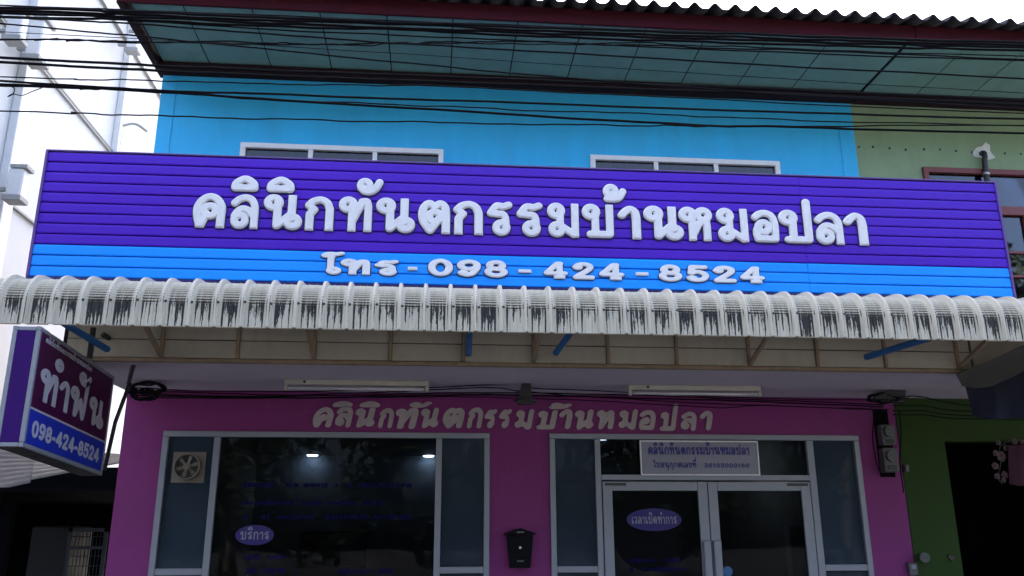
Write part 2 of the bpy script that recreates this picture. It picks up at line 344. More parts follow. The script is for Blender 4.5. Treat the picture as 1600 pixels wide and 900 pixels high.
# storefront glazing, right unit with double door
a, b, zt = RU; m1, m2 = (1.483, 1.535), (3.515, 3.58)
fr = MB(); bars(fr, [(a, b, zt-.05, zt, -.03, .05), (a, a+.05, .02, zt-.051, -.029, .05), (b-.05, b, .02, zt-.051, -.029, .05), (m1[0], m1[1], .02, zt-.051, -.027, .05), (m2[0], m2[1], .02, zt-.051, -.027, .05),
  (a+.051, m1[0]-.001, 1.33, 1.385, -.024, .045), (m2[1]+.001, b-.051, 1.33, 1.385, -.024, .045), (m1[1]+.001, m2[0]-.001, 2.135, 2.185, -.026, .048)])
rw = fr.build('door_frame', M['alu'], cl)
for x0, x1, z0, z1, mm in ((a+.05, m1[0], 1.385, zt-.05, 'film'), (a+.05, m1[0], .03, 1.33, 'film'), (m2[1], b-.05, 1.385, zt-.05, 'film'), (m2[1], b-.05, .03, 1.33, 'film'), (m1[1], m2[0], 2.185, zt-.05, 'glass')):
    MB().box(x0, x1, .01, .016, z0, z1).build('pane', M[mm], rw)
for k, (x0, x1) in enumerate(((1.545, 2.522), (2.53, 3.507))):
    d = MB(); y0, y1 = -.03, .02; st = .088
    bars(d, [(x0, x0+st, .03, 2.122, y0, y1), (x1-st, x1, .03, 2.122, y0, y1), (x0+st+.001, x1-st-.001, 2.04, 2.122, y0+.001, y1), (x0+st+.001, x1-st-.001, .03, .16, y0+.001, y1)])
    dr = d.build('door', M['alu'], cl)
    MB().box(x0+st, x1-st, -.008, -.002, .16, 2.04).build('pane', M['glass'], dr)
    hx = x1-st/2 if k == 0 else x0+st/2
    MB().box(hx-.035, hx+.035, -.075, -.045, .85, 1.60, .008).box(hx-.012, hx+.012, -.046, -.0305, .95, .99).box(hx-.012, hx+.012, -.046, -.0305, 1.48, 1.52).build('handle', M['alu'], dr)
    MB().box((x0+.02) if k == 0 else x1-.22, (x0+.22) if k == 0 else x1-.02, -.036, -.0305, 2.085, 2.108).build('hinge_cover', M['black'], dr)
# ceiling under the first floor overhang, with the slab above
MB().box(XL, XR+.05, -1.39, -.001, 2.922, 2.95).build('ceiling', M['ceil'], cl)
MB().box(XL, XR+.05, -1.36, -.001, 2.951, 3.30).build('overhang_slab', M['concrete'], cl)
MB().box(XL, XR, -1.41, -1.365, 2.905, 2.935, .004).build('ceiling_edge_angle', M['rust'], cl)
band = MB().box(XL, XR, -1.395, -1.365, 2.936, 3.30).build('fascia_band', M['trim'], cl)
sx = [at(x, 545, -1.41).x for x in (253, 372, 491.5, 610, 724, 834, 949.5, 1056.6, 1169, 1275, 1381, 1493)]
edges = [XL+.02] + sx + [XR-.0]
for i in range(len(edges)-1):
    e0, e1 = edges[i]+.014, edges[i+1]-.014
    if e1-e0 < .08: continue
    for z0, z1 in ((2.938, 3.073), (3.079, 3.295)): MB().box(e0, e1, -1.408+random.uniform(-.002, .002), -1.397, z0+random.uniform(0, .002), z1, .002).build('panel', M['cream'], band)
for x in sx: MB().box(x-.012, x+.012, -1.43, -1.396, 2.937, 3.29, .003).build('stud', M['rust'], band)
# soffit, wall trim, fascia board, roof
YS = -1.19; ZS = 6.18
sof = MB().box(XL+.02, XR+.06, YS, -.14, ZS+.012, ZS+.03).build('soffit', M['trim'], cl)
jx = [at(x, y, 0) for x, y in ()]
j0 = atz(704.5, 109, ZS).x; pj = .6
ks = range(-6, 7)
xs = [j0+k*pj for k in ks if XL+.03 < j0+k*pj < XR]
xs = [XL+.03] + xs + [XR+.055]
for i in range(len(xs)-1):
    if xs[i+1]-xs[i] < .05: continue
    MB().box(xs[i]+.006, xs[i+1]-.006, YS+.004, -.145, ZS+random.uniform(0, .004), ZS+.010, .001).build('panel', M['soffit'], sof)
MB().box(XL, XR+.02, -.14, -.002, 6.105, 6.235, .004).box(XL, XR+.02, -.165, -.141, 6.14, 6.17, .003).build('wall_plate_trim', M['trim'], cl)
MB().box(XL-.03, XR+.06, -1.225, -1.195, 6.12, 6.275, .004).build('fascia_board', M['redboard'], cl)
MB().box(XL-.06, XL-.0, -1.19, .1, 6.13, 6.32, .004).build('barge_board', M['trim'], cl)
def roof(parent, x0, n, name='roof'):
    PT = .19; root = None; src = None
    for s_ in range(n):
        b_ = MB(); xa = 0; nx = 5*16; ny = 6; vs_ = []; fs_ = []
        for layer in (0, 1):
            for j in range(ny+1):
                y = -1.37+j*4.4/ny; z0 = 6.245+(y+1.37)*math.tan(math.radians(18))
                for i in range(nx+1):
                    x = i*PT*5/nx; ph = (x/PT) % 1; bump = .5+.5*math.cos(2*math.pi*ph); vs_.append((x, y, z0+.066*bump**1.7 - (.012 if layer else 0) + (.004 if s_ % 2 else 0)))
        W = nx+1; Lh = (ny+1)*W
        for j in range(ny):
            for i in range(nx):
                q = j*W+i; fs_.append((q, q+1, q+W+1, q+W)); fs_.append((q+Lh, q+W+Lh, q+W+1+Lh, q+1+Lh))
        for i in range(nx): fs_.append((i, i+Lh, i+1+Lh, i+1))
        b_.add(vs_, fs_, True)
        if root is None:
            root = MB().box(x0+.05, x0+n*PT*5-.05, -1.19, 2.9, 6.30, 6.315); 
            V = root.v; root.v = [(p[0], p[1], 6.2+(p[2]-6.3)+(p[1]+1.37)*math.tan(math.radians(18))) for p in V]
            root = root.build(name, M['trim'], parent)
            src = b_.build('roof_sheet', M['rooft'], root, origin=(0, 0, 0)); src.location = Vector((x0, 0, 0))-WL[root.name]
        else:
            o = shared('roof_sheet', src, (x0+s_*PT*5, 0, 0), root)
    return root
roof(cl, XL-.06, 8)
# ------------------------------------------------------------------ neighbour on the right
nb = thing('neighbour_building', (6.5, 0, 0), 'adjoining shophouse with pale green upper wall and lime green ground floor', 'building')
NX0, NX1 = XR+.005, 8.6
nuw = wall('upper_wall', M['green'], NX0, NX1, 2.93, 6.25, .004, .16, [(5.09, 7.2, 3.9, 5.386)], nb)
wall('wall', M['lime'], XR+.065, NX1, 0, 2.92, -.004, .16, [(4.905, 7.4, .02, 2.51)], nb)
MB().box(NX0+.1, NX1, 6.8, 7, 0, 6.2).box(NX1-.16, NX1, .17, 6.79, 0, 6.2).build('side_wall', M['concrete'], nb)
MB().box(NX0+.08, NX1-.17, .165, 6.79, 2.86, 3.02).build('floor_slab', M['dark'], nb)
MB().box(NX0+.08, NX1-.17, .165, 6.79, 6.0, 6.15).build('upper_ceiling', M['dark'], nb)
MB().box(NX0+.08, NX1-.17, 3.0, 3.1, 0.02, 2.85).build('interior_wall', M['dark'], nb)
MB().box(XR+.055, NX1, -1.39, -.005, 2.925, 2.95).build('ceiling', M['ceil'], nb)
MB().box(XR+.055, NX1, -1.36, -.001, 2.951, 3.30).build('overhang_slab', M['concrete'], nb)
MB().box(XR+.005, NX1, -1.41, -1.365, 2.91, 3.30).build('fascia_band', M['cream'], nb)
wf = MB(); wf.box(5.09, 7.2, -.03, .06, 5.33, 5.386).box(5.09, 5.145, -.028, .06, 3.9, 5.329).box(7.145, 7.2, -.028, .06, 3.9, 5.329).box(5.146, 7.144, -.026, .055, 4.87, 4.965).box(5.146, 7.144, -.025, .055, 3.9, 3.96)
for x in (5.62, 6.15, 6.68): wf.box(x-.02, x+.02, -.02, .05, 3.961, 4.869)
for z in (4.2, 4.46): wf.box(5.146, 7.144, -.012, .045, z-.012, z+.012)
for x in (5.88, 6.42): wf.box(x-.01, x+.01, -.01, .04, 3.961, 4.869)
nw = wf.build('window', M['redframe'], nb)
MB().box(5.145, 7.145, .015, .02, 4.965, 5.33).build('pane', M['dglass'], nw)
MB().box(5.145, 7.145, .015, .02, 3.96, 4.87).build('pane', M['dglass'], nw)
MB().box(5.1, 7.19, .12, .14, 3.9, 5.38).build('curtain', mat('pale_curtain', (.34,.38,.38), .9, var=.2, scale=4, stretch=(5,1,.3)), nw)
for x in (1342, 1364, 1390, 1415, 1444, 1469, 1494, 1519, 1545, 1570, 1595, 1620):
    p = at(x, 229+(x-1342)*.047, 0); MB().disc((p.x, .003, 5.6+random.uniform(-.012, .012)), (0, -1, 0), random.uniform(.008, .013), .008, 8).build('bolt', M['black'], nuw)
sof2 = MB().box(XR+.061, NX1, YS, -.14, ZS+.012, ZS+.03).build('soffit', M['trim'], nb)
x = XR+.08
while x < NX1-.1:
    x1 = min(x+.6, NX1); MB().box(x+.006, x1-.006, YS+.004, -.145, ZS-.003+random.uniform(0, .004), ZS+.010, .001).build('panel', M['soffit'], sof2); x = x1
MB().box(XR+.025, NX1, -.14, -.002, 6.10, 6.235, .004).build('wall_plate_trim', M['trim'], nb)
MB().box(XR+.065, NX1, -1.225, -1.195, 6.12, 6.275, .004).build('fascia_board', M['redboard'], nb)
roof(nb, XL-.06+8*.95, 4)
cp = thing('conduit_pipe', (5.77, -.04, 4.9), 'bent black conduit coming out of a plaster patch on the green wall', 'pipe')
MB().tube(smooth([(5.785, .05, 5.56), (5.785, -.03, 5.57), (5.78, -.06, 5.52), (5.765, -.055, 5.35), (5.765, -.05, 4.6)]), .028, 10).build('conduit', M['black'], cp)
pv = []
for k in range(16):
    q = 2*math.pi*k/16; r_ = random.uniform(.06, .14); pv.append((5.80+r_*math.cos(q)*1.1, 5.585+r_*math.sin(q)))
MB().prism(pv, -.006, .002).build('plaster_patch', M['plaster'], cp)
MB().tube([(5.765, -.055, 5.30), (5.765, -.055, 5.33)], .034, 10).build('clip', M['silver'], cp)
# ------------------------------------------------------------------ lettering engine: strokes -> distance field -> solid letters
R0 = .101
def arc(cx, cy, rx, ry, a0, a1, n=14): return [(cx+rx*math.cos(math.radians(a0+(a1-a0)*k/n)), cy+ry*math.sin(math.radians(a0+(a1-a0)*k/n))) for k in range(n+1)]
def sm(*p): return [(q.x, q.y) for q in smooth([(x, y, 0) for x, y in p], 5)]
LP = .143
def lp(x, y, r=LP): return ('o', x, y, r)
# each glyph: (width, [strokes]); stroke = list of points, ('b'|'t', points) clipped at baseline/top, or loop
G = {
 'ก': (.76, [('b', [(.16,-.2),(.16,.46),(.26,.60),(.13,.72)]), ('b', sm((.13,.72),(.24,.84),(.42,.885),(.57,.80),(.64,.62))+[(.64,-.2)])]),
 'ค': (.80, [('b', [(.21,-.2)]+sm((.20,.08),(.13,.36),(.13,.60),(.24,.80),(.41,.885),(.58,.80),(.685,.60),(.685,.36))+[(.685,-.2)]), lp(.42,.48), [(.33,.40),(.23,.10)]]),
 'ต': (.80, [[(.30,.12)]+sm((.30,.12),(.17,.34),(.13,.56),(.17,.76),(.29,.88),(.42,.775)), ('b', sm((.42,.775),(.55,.88),(.66,.78),(.69,.56))+[(.69,-.2)]), lp(.43,.49), [(.53,.44),(.32,.10)]]),
 'ด': (.80, [[(.30,.12)]+sm((.30,.12),(.17,.34),(.13,.56),(.20,.78),(.41,.885),(.60,.79),(.69,.58))+[(.69,.58)], ('b', [(.69,.58),(.69,-.2)]), lp(.43,.49), [(.53,.44),(.32,.10)]]),
 'ล': (.76, [('b', sm((.11,.73),(.22,.83),(.38,.885),(.54,.83),(.63,.68),(.645,.5))+[(.645,-.2)]), lp(.27,.24), sm((.15,.22),(.14,.38),(.28,.55),(.46,.53),(.62,.38))]),
 'อ': (.74, [sm((.11,.76),(.22,.85),(.38,.885),(.54,.82),(.62,.64),(.63,.40),(.62,.13))+[(.62,.118),(.16,.118)]+sm((.16,.118),(.13,.26),(.14,.38),(.20,.48)), lp(.32,.46)]),
 'น': (.94, [lp(.23,.77), [(.335,.78),(.335,.118)], [(.335,.118),(.66,.44)], ('t', [(.68,1.2),(.68,.30)]), lp(.715,.235,.135)]),
 'ม': (.86, [lp(.23,.77), [(.335,.78),(.335,.30)], lp(.25,.235,.135), [(.32,.36),(.70,.09)], ('tb', [(.735,1.2),(.735,-.2)])]),
 'บ': (.84, [lp(.23,.77), [(.335,.78),(.335,.118)], [(.20,.118),(.70,.118)], ('t', [(.715,1.2),(.715,.13)])]),
 'ป': (.84, [lp(.23,.77), [(.335,.78),(.335,.118)], [(.20,.118),(.70,.118)], [(.715,1.26),(.715,.13)]]),
 'ท': (.86, [lp(.23,.77), ('b', [(.335,.78),(.335,-.2)]), [(.345,.30),(.50,.66),(.60,.86)], ('b', sm((.58,.87),(.69,.87),(.735,.74))+[(.735,-.2)])]),
 'ห': (.84, [lp(.23,.77), ('b', [(.335,.78),(.335,-.2)]), [(.345,.18),(.50,.50),(.66,.62)], lp(.625,.77), ('b', [(.70,.62),(.715,.45),(.715,-.2)])]),
 'ร': (.68, [sm((.60,.90),(.46,.85),(.28,.86),(.13,.66)), sm((.13,.645),(.30,.63),(.46,.61),(.52,.46),(.52,.24)), lp(.41,.235,.14)]),
 'า': (.54, [('b', sm((.10,.70),(.17,.80),(.29,.885),(.40,.80),(.43,.60))+[(.43,-.2)])]),
 'ว': (.64, [sm((.11,.72),(.20,.83),(.33,.885),(.47,.78),(.51,.55),(.51,.24)), lp(.40,.235,.14)]),
 'ฟ': (1.02, [lp(.23,.77), [(.335,.78),(.335,.10)], [(.335,.10),(.56,.62)], [(.56,.62),(.74,.10)], [(.84,1.3),(.80,.4),(.75,.1)]]),
 'ข': (.74, [lp(.20,.80,.09), sm((.29,.83),(.32,.66),(.22,.55)), [(.24,.55),(.26,.118),(.60,.118)], ('t', [(.62,1.2),(.62,.13)])]),
 'ญ': (1.10, [('b', [(.16,-.2),(.16,.5),(.26,.60),(.13,.72)]), sm((.13,.72),(.24,.84),(.38,.885),(.50,.8),(.56,.62))+[(.56,.118),(.95,.118)], ('t', [(.98,1.2),(.98,.13)]), sm((.50,-.22),(.66,-.30),(.86,-.22))]),
 'เ': (.42, [('t', [(.16,1.2),(.16,.24)]), lp(.27,.235,.14)]),
 'โ': (.60, [sm((.02,1.20),(.10,1.30),(.24,1.34),(.40,1.30),(.58,1.36)), [(.28,1.30),(.24,1.0),(.24,.26)], lp(.35,.235,.14), [(.04,1.18),(.28,1.18)]]),
 'ใ': (.56, [lp(.16,1.20,.09), sm((.10,1.26),(.18,1.38),(.30,1.30),(.30,1.05)), [(.30,1.05),(.30,.24)], lp(.40,.215,.1)]),
 'ิ': (.72, [sm((.12,.11),(.15,.24),(.36,.36),(.57,.24),(.60,.11)), [(.12,.11),(.60,.11)]]),
 'ี': (.72, [sm((.12,.11),(.15,.24),(.36,.36),(.57,.24),(.60,.11)), [(.12,.11),(.60,.11)], [(.62,.12),(.62,.5)]]),
 'ั': (.72, [lp(.22,.28,.12), sm((.13,.24),(.20,.13),(.36,.11),(.50,.20),(.60,.38))]),
 '้': (.66, [lp(.22,.34,.12), [(.32,.34),(.24,.16)], sm((.12,.12),(.34,.12),(.46,.18),(.55,.34))]),
 '่': (.26, [[(.13,.10),(.13,.42)]]),
 'ํ': (.44, [lp(.22,.22,.12)]),
 'ุ': (.3, [lp(.08,-.16,.06), [(.15,-.14),(.15,-.42)]]),
 '-': (.46, [('box', .04, .42, .30, .50)]), ' ': (.5, []), '.': (.3, [('box', .06, .24, .0, .2)]),
 '0': (.76, [arc(.38,.5,.26,.385,0,360,40)]),
 '1': (.5, [[(.28,1-.118),(.28,.118)], [(.28,.88),(.12,.72)]]),
 '3': (.74, [sm((.14,.76),(.24,.86),(.40,.88),(.56,.80),(.56,.64),(.44,.54)), sm((.44,.54),(.60,.44),(.62,.26),(.50,.14),(.34,.118),(.20,.15),(.12,.26)), [(.32,.53),(.44,.54)]]),
 '6': (.76, [sm((.58,.82),(.42,.88),(.26,.78),(.15,.52),(.13,.34)), arc(.38,.34,.25,.22,0,360,32)]),
 '8': (.76, [arc(.38,.68,.20,.20,0,360,32), arc(.38,.31,.25,.20,0,360,32)]),
 '9': (.76, [arc(.38,.66,.25,.22,0,360,32), sm((.18,.18),(.34,.12),(.50,.22),(.61,.48),(.63,.66))]),
 '2': (.76, [sm((.13,.70),(.22,.84),(.40,.885),(.58,.80),(.58,.62),(.42,.42),(.20,.20),(.14,.118)), [(.14,.118),(.64,.118)]]),
 '4': (.80, [[(.50,.88),(.11,.34)], [(.11,.32),(.70,.32)], [(.53,.88),(.53,.118)]]),
 '5': (.76, [[(.60,.88),(.20,.88),(.17,.52)], sm((.17,.52),(.36,.60),(.56,.52),(.63,.34),(.54,.17),(.36,.115),(.20,.15),(.12,.24))]),
}
SLAB = dict(G)
SLAB['4'] = (.84, [[(.48,.87),(.12,.35)], [(.12,.32),(.74,.32)], [(.56,.88),(.56,.118)], [(.50,.88),(.58,.88)], ('box', .36, .76, .0, .2)])
SLAB['2'] = (.80, G['2'][1] + [lp(.20,.70,.05), ('box', .08, .72, .0, .22)])
SLAB['5'] = (.80, G['5'][1] + [lp(.20,.22,.05), ('box', .14, .68, .78, 1.0)])
SLAB['9'] = (.78, G['9'][1] + [lp(.20,.22,.05)])
_gc = {}
def glyph(ch, r=R0, cell=.025, loop=1.0, table=G, clip=True, tag_=''):
    key = (ch, r, cell, loop, clip, tag_)
    if key in _gc: return _gc[key]
    wd, st = table[ch]; segs = []
    for s_ in st:
        if isinstance(s_, tuple) and s_[0] == 'o':
            rr = s_[3]*loop
            segs.append(('', arc(s_[1], s_[2], max(rr, .01), max(rr, .01), 0, 360, 18)))
        elif isinstance(s_, tuple) and s_[0] == 'box': segs.append(s_)
        elif isinstance(s_, tuple) and s_[0] in ('b', 't', 'tb', 'bt'): segs.append((s_[0] if clip else 'r', s_[1]))
        else: segs.append(('', s_))
    xs = np.arange(-.12, wd+.12, cell); ys = np.arange(-.62, 1.66, cell)
    X, Y = np.meshgrid(xs, ys, indexing='ij'); D = np.full(X.shape, 9.)
    for s_ in segs:
        if s_[0] == 'box':
            _, x0, x1, y0, y1 = s_; q = np.maximum(np.maximum(x0-X, X-x1), np.maximum(y0-Y, Y-y1)); D = np.minimum(D, q); continue
        fl, P = s_; d = np.full(X.shape, 9.); P = list(P)
        if fl == 'r': P = [(px, min(max(py, r), 1-r)) for px, py in P]
        if len(P) == 1: P = P*2
        for (x0, y0), (x1, y1) in zip(P[:-1], P[1:]):
            dx, dy = x1-x0, y1-y0; l2 = dx*dx+dy*dy
            t = np.clip(((X-x0)*dx+(Y-y0)*dy)/l2, 0, 1) if l2 > 1e-9 else 0
            d = np.minimum(d, np.hypot(X-x0-t*dx, Y-y0-t*dy))
        d = d-r
        if 'b' in fl: d = np.maximum(d, -Y)
        if 't' in fl: d = np.maximum(d, Y-1)
        D = np.minimum(D, d)
    vid = {}; V = []; Fc = []; Bd = []
    def cor(i, j):
        k = ('c', i, j)
        if k not in vid: vid[k] = len(V); V.append((xs[i], ys[j], -D[i, j]))
        return vid[k]
    def edg(i, j, i2, j2):
        k = ('e',) + ((i, j, i2, j2) if (i, j) < (i2, j2) else (i2, j2, i, j))
        if k not in vid:
            a_, b_ = D[i, j], D[i2, j2]; t = a_/(a_-b_); vid[k] = len(V); V.append((xs[i]+(xs[i2]-xs[i])*t, ys[j]+(ys[j2]-ys[j])*t, 0.))
        return vid[k]
    In = D < 0
    act = np.argwhere(In[:-1,:-1] | In[1:,:-1] | In[:-1,1:] | In[1:,1:])
    for i, j in act:
        cs = [(i, j), (i+1, j), (i+1, j+1), (i, j+1)]; poly = []; ex = []
        for k in range(4):
            c0, c1 = cs[k], cs[(k+1) % 4]
            if In[c0]: poly.append(cor(*c0))
            if In[c0] != In[c1]:
                e = edg(*c0, *c1); poly.append(e); ex.append((e, In[c0]))
        if len(poly) >= 3: Fc.append(poly)
        for k in range(len(ex)):
            if ex[k][1]: Bd.append((ex[k][0], ex[(k+1) % len(ex)][0]))
    _gc[key] = (wd, V, Fc, Bd); return _gc[key]
def letter(gl, O, U, Vv, sx_, sy_, h, cham, mat_, parent, x_off=0, name='letter', rim=True, shear=0):
    """solid letter: O origin, U right, Vv up; h thickness; cham chamfer depth in glyph units"""
    wd, V, Fc, Bd = gl
    if not V: return None
    O, U, Vv = Vector(O), Vector(U), Vector(Vv); Nn = U.cross(Vv)
    def prof(d):
        if cham <= 0: return h
        return h*(.40+.60*min(1, d/cham))
    top = [O + U*((x+shear*y)*sx_) + Vv*(y*sy_) + Nn*prof(d) for x, y, d in V]
    mb = MB(); mb.add(top, Fc, False)
    bi = sorted({i for e in Bd for i in e}); ix = {q: k for k, q in enumerate(bi)}
    sv = [top[q] for q in bi] + [top[q]-Nn*prof(0.) for q in bi]; n = len(bi)
    mb.add(sv, [(ix[q1], ix[q0], ix[q0]+n, ix[q1]+n) for q0, q1 in Bd])
    return mb.build(name, mat_, parent)
MARKS = 'ิีั้่ํุ'
def layout(text, gap=.06, table=G):
    out = []; x = 0; prev = None; stack = 0
    text = text.replace('ำ', 'ํา')
    for ch in text:
        wd = table[ch][0]
        if ch in MARKS:
            px, pw = prev
            if ch == 'ุ': out.append((ch, px+pw-.30, 0)); continue
            xo = px+pw-wd+.02 if ch not in 'ํ' else px+pw-wd+.12
            out.append((ch, xo, 1.1+stack*.42)); stack += 1
        else:
            out.append((ch, x, 0)); prev = (x, wd); x += wd+gap; stack = 0
    return out, x-gap
def line(text, O, U, Vv, width, height, h, mat_, parent, r=.085, cell=.045, gap=.06, table=G, name='letter', cham=0, loop=1., tag_=''):
    lay, tot = layout(text, gap, table); k = width/tot; O, U, Vv = Vector(O), Vector(U), Vector(Vv)
    for ch, x, y in lay:
        gl = glyph(ch, r, cell, loop, table, True, tag_)
        if gl[1]: letter(gl, O + U*(x*k) + Vv*(y*height), U, Vv, k, height, h, cham, mat_, parent, name=name)
# ------------------------------------------------------------------ the big sign above the awning
YG = -1.90
SX0, SX1 = -2.888, 4.488
sg = thing('shop_sign', ((SX0+SX1)/2, YG, 3.4), 'long purple and blue plank signboard with raised white lettering above the awning', 'sign')
zt = 4.366; zb = 3.405; zm = 3.648
SXJ = at(1262, 420, YG-.01).x
pl = [(zm+(zt-zm)*k/9, zm+(zt-zm)*(k+1)/9, 'purple') for k in range(9)] + [(zb+(zm-zb)*k/3, zb+(zm-zb)*(k+1)/3, 'sky') for k in range(3)]
for z0, z1, mm in pl:
    # plank with a lapped lip: bulged face, recessed joint
  for xa_, xb_ in ((SX0+.02, SXJ-.0012), (SXJ+.0012, SX1-.02)):
    xs_ = [xa_+(xb_-xa_)*k/40 for k in range(41)]
    prof = [(0, z0+.003), (-.010, z0+.004), (-.0135, z0+.012), (-.012, z1-.020), (-.009, z1-.006), (-.003, z1-.002), (.012, z1-.001), (.012, z0+.003)]
    vs_ = []; n = len(prof); ph = random.uniform(0, 6)
    for x in xs_:
        wob = .0012*math.sin(x*1.7+ph)+.0008*math.sin(x*4.1+2*ph)
        vs_ += [(x, YG+y+wob, z) for y, z in prof]
    fs_ = [(i*n+k, i*n+(k+1) % n, (i+1)*n+(k+1) % n, (i+1)*n+k) for i in range(40) for k in range(n)] + [tuple(reversed(range(n))), tuple(40*n+k for k in range(n))]
    fs_ = [tuple(reversed(f)) for f in fs_]
    MB().add(vs_, fs_).build('plank', M[mm], sg)
MB().box(SX0+.01, SX1-.01, YG+.014, YG+.05, zb+.004, zt-.004).build('backing', M['signdark'], sg)
for x0 in (SX0, SX1-.018): MB().box(x0, x0+.018, YG-.022, YG+.055, zb-.004, zt+.004, .002).build('edge_trim', M['purple_trim'], sg)
MB().box(SX0, SX1, YG-.016, YG+.056, zt+.0045, zt+.016, .002).build('edge_trim', M['purple_trim'], sg)
MB().box(SX0, SX1, YG-.016, YG+.056, zb-.018, zb-.0045, .002).build('edge_trim', M['signdark'], sg)
for x in (-2.4, -.9, .8, 2.5, 4.0):
    MB().box(x-.02, x+.02, YG+.058, YG+.098, 3.31, zt-.05).build('post', M['rust'], sg)
    MB().bar((x, YG+.09, 4.1), (x, -.01, 4.1), .03, .03).build('brace', M['rust'], sg)
YF = YG-.014
def fx(x, y): return at(x, y, YF-.03).x
row = [('ค',300.5,352,327),('ล',358.7,403,331),('น',410,472.5,332),('ก',475,521,333),('ท',528,581,334),('น',586.7,649,336),('ต',653,703.5,338),('ก',708,754.7,340),('ร',761,801,342),('ร',807.5,848.5,343),('ม',855.5,905,345),('บ',910,959.5,346),('า',966,1002,347),('น',1006.7,1069,348),('ห',1062,1114.7,350),('ม',1121,1170,351),('อ',1176,1218,352),('ป',1218.7,1270.7,354),('ล',1274.7,1318.7,355),('า',1320,1356.8,356)]
ZB0 = at(327, 356, YF-.03).z; ZB1 = at(1340, 380.5, YF-.03).z; ZBL = (ZB0+ZB1)/2
ZTP = at(327, 299.5, YF-.03).z; HC = ZTP-ZBL
def raised(ch, xa, xb, ym, z, h, table=G, hh=.022, ch_=.03, tg='', cell=.02, r=R0):
    gl = glyph(ch, r, cell, 1.0, table, True, tg); V = gl[1]; g0 = min(q[0] for q in V); g1 = max(q[0] for q in V)
    X0, X1 = fx(xa, ym), fx(xb, ym); s_ = (X1-X0)/(g1-g0)
    lt = letter(gl, (X0-g0*s_, YF-.004, z), (1,0,0), (0,0,1), s_, h, hh, ch_, M['white'], sg)
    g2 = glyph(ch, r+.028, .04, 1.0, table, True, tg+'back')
    letter(g2, (X0-g0*s_, YF, z-.003), (1,0,0), (0,0,1), s_, h, .0038, 0, M['letterback'], lt, name='backing')  # oversized dark plate paints a shadow outline round the letter
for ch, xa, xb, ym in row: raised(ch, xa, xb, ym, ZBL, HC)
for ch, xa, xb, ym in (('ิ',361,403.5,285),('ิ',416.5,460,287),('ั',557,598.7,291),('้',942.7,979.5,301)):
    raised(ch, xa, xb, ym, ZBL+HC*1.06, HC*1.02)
ZP = (at(688, 431, YF-.03).z+at(1175, 440.5, YF-.03).z)/2; HP = at(688, 403, YF-.03).z-ZP
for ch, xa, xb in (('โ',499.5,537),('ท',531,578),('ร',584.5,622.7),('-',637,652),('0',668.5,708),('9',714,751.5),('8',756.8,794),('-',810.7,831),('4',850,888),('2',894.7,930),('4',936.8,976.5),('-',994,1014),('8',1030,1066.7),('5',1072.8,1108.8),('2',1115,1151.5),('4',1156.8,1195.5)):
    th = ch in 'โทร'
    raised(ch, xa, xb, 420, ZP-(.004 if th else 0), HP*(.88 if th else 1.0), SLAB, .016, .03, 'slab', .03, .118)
# ------------------------------------------------------------------ awning of ribbed sheet
AX0, AX1 = -2.95, 7.3; YA = -2.30; PT = .1727; RAD = .20; ZL = 2.968
aw = thing('awning', ((AX0+AX1)/2, YA, ZL), 'ribbed cream metal awning with black drip stains below the signboard', 'awning')
def awpath():
    P = []
    st = .15                                   # straight drop
    for k in range(5): P.append((k*st/4, YA, ZL+k*st/4, -1, 0))
    n = 60; al = math.radians(84)
    for k in range(1, n+1):
        a_ = al*k/n; P.append((st+RAD*a_, YA+RAD*(1-math.cos(a_)), ZL+st+RAD*math.sin(a_), -math.cos(a_), math.sin(a_)))
    v0, y0, z0, _, _ = P[-1]; nn = (-math.cos(al), math.sin(al)); td = (math.sin(al), math.cos(al))
    for k in range(1, 5): l = .19*k; P.append((v0+l, y0+td[0]*l, z0+td[1]*l, nn[0], nn[1]))
    return P
AP = awpath()
cols = [(0,.030),(.055,.030),(.08,.015),(.105,0),(.185,0),(.30,0),(.345,0),(.36,.004),(.375,0),(.5,0),(.625,0),(.64,.004),(.655,0),(.70,0),(.815,0),(.895,0),(.92,.015),(.945,.030),(1.0,.030)]
NR = 4; src = None
ribc = at(783, 515, YA).x; k0 = math.floor((AX0-ribc)/PT)
nsheet = int((AX1-AX0)/(PT*NR))
for s_ in range(nsheet):
    if src is None:
        b_ = MB(); vs_ = []; uv = []; fs_ = []
        U_ = [(p+u, hgt, u) for p in range(NR) for u, hgt in (cols if p == 0 else cols[1:])]
        for (v, y, z, ny, nz) in AP:
            inarc = .15 < v < .15+RAD*math.radians(80)
            amp = .0042*min(1, (v-.15)/.012)*min(1, max(0, (.435-v)/.04)) if inarc else 0
            for u, hgt, uu in U_:
                pan = max(0, min(1, (uu-.14)/.06))*max(0, min(1, (.86-uu)/.06))
                o_ = hgt + amp*(.25+.75*pan)*math.sin((v-.15)*2*math.pi/.0205)
                vs_.append((u*PT, y+ny*o_, z+nz*o_)); uv.append((uu if uu < .9999 else 1., v))
        W = len(U_)
        for j in range(len(AP)-1):
            for i in range(W-1): q = j*W+i; fs_.append((q, q+1, q+W+1, q+W))
        # turned lip at the lower edge
        lip0 = len(vs_)
        for u, hgt, uu in U_: vs_.append((u*PT, YA-hgt*1.0-.006, ZL-.001)); uv.append((0, .9))
        for u, hgt, uu in U_: vs_.append((u*PT, YA-hgt*1.0+.004, ZL-.006)); uv.append((0, .9))
        for i in range(W-1):
            fs_.append((i, lip0+i, lip0+i+1, i+1)[::-1]); fs_.append((lip0+i, lip0+W+i, lip0+W+i+1, lip0+i+1)[::-1])
        b_.add(vs_, fs_, False); b_.uv = uv
        src = b_.build('roof_sheet', M['awning'], aw, origin=(0, 0, 0)); src.location = Vector((ribc+k0*PT, 0, 0))-WL[aw.name]
    else: shared('roof_sheet', src, (ribc+(k0+s_*NR)*PT, 0, 0), aw)
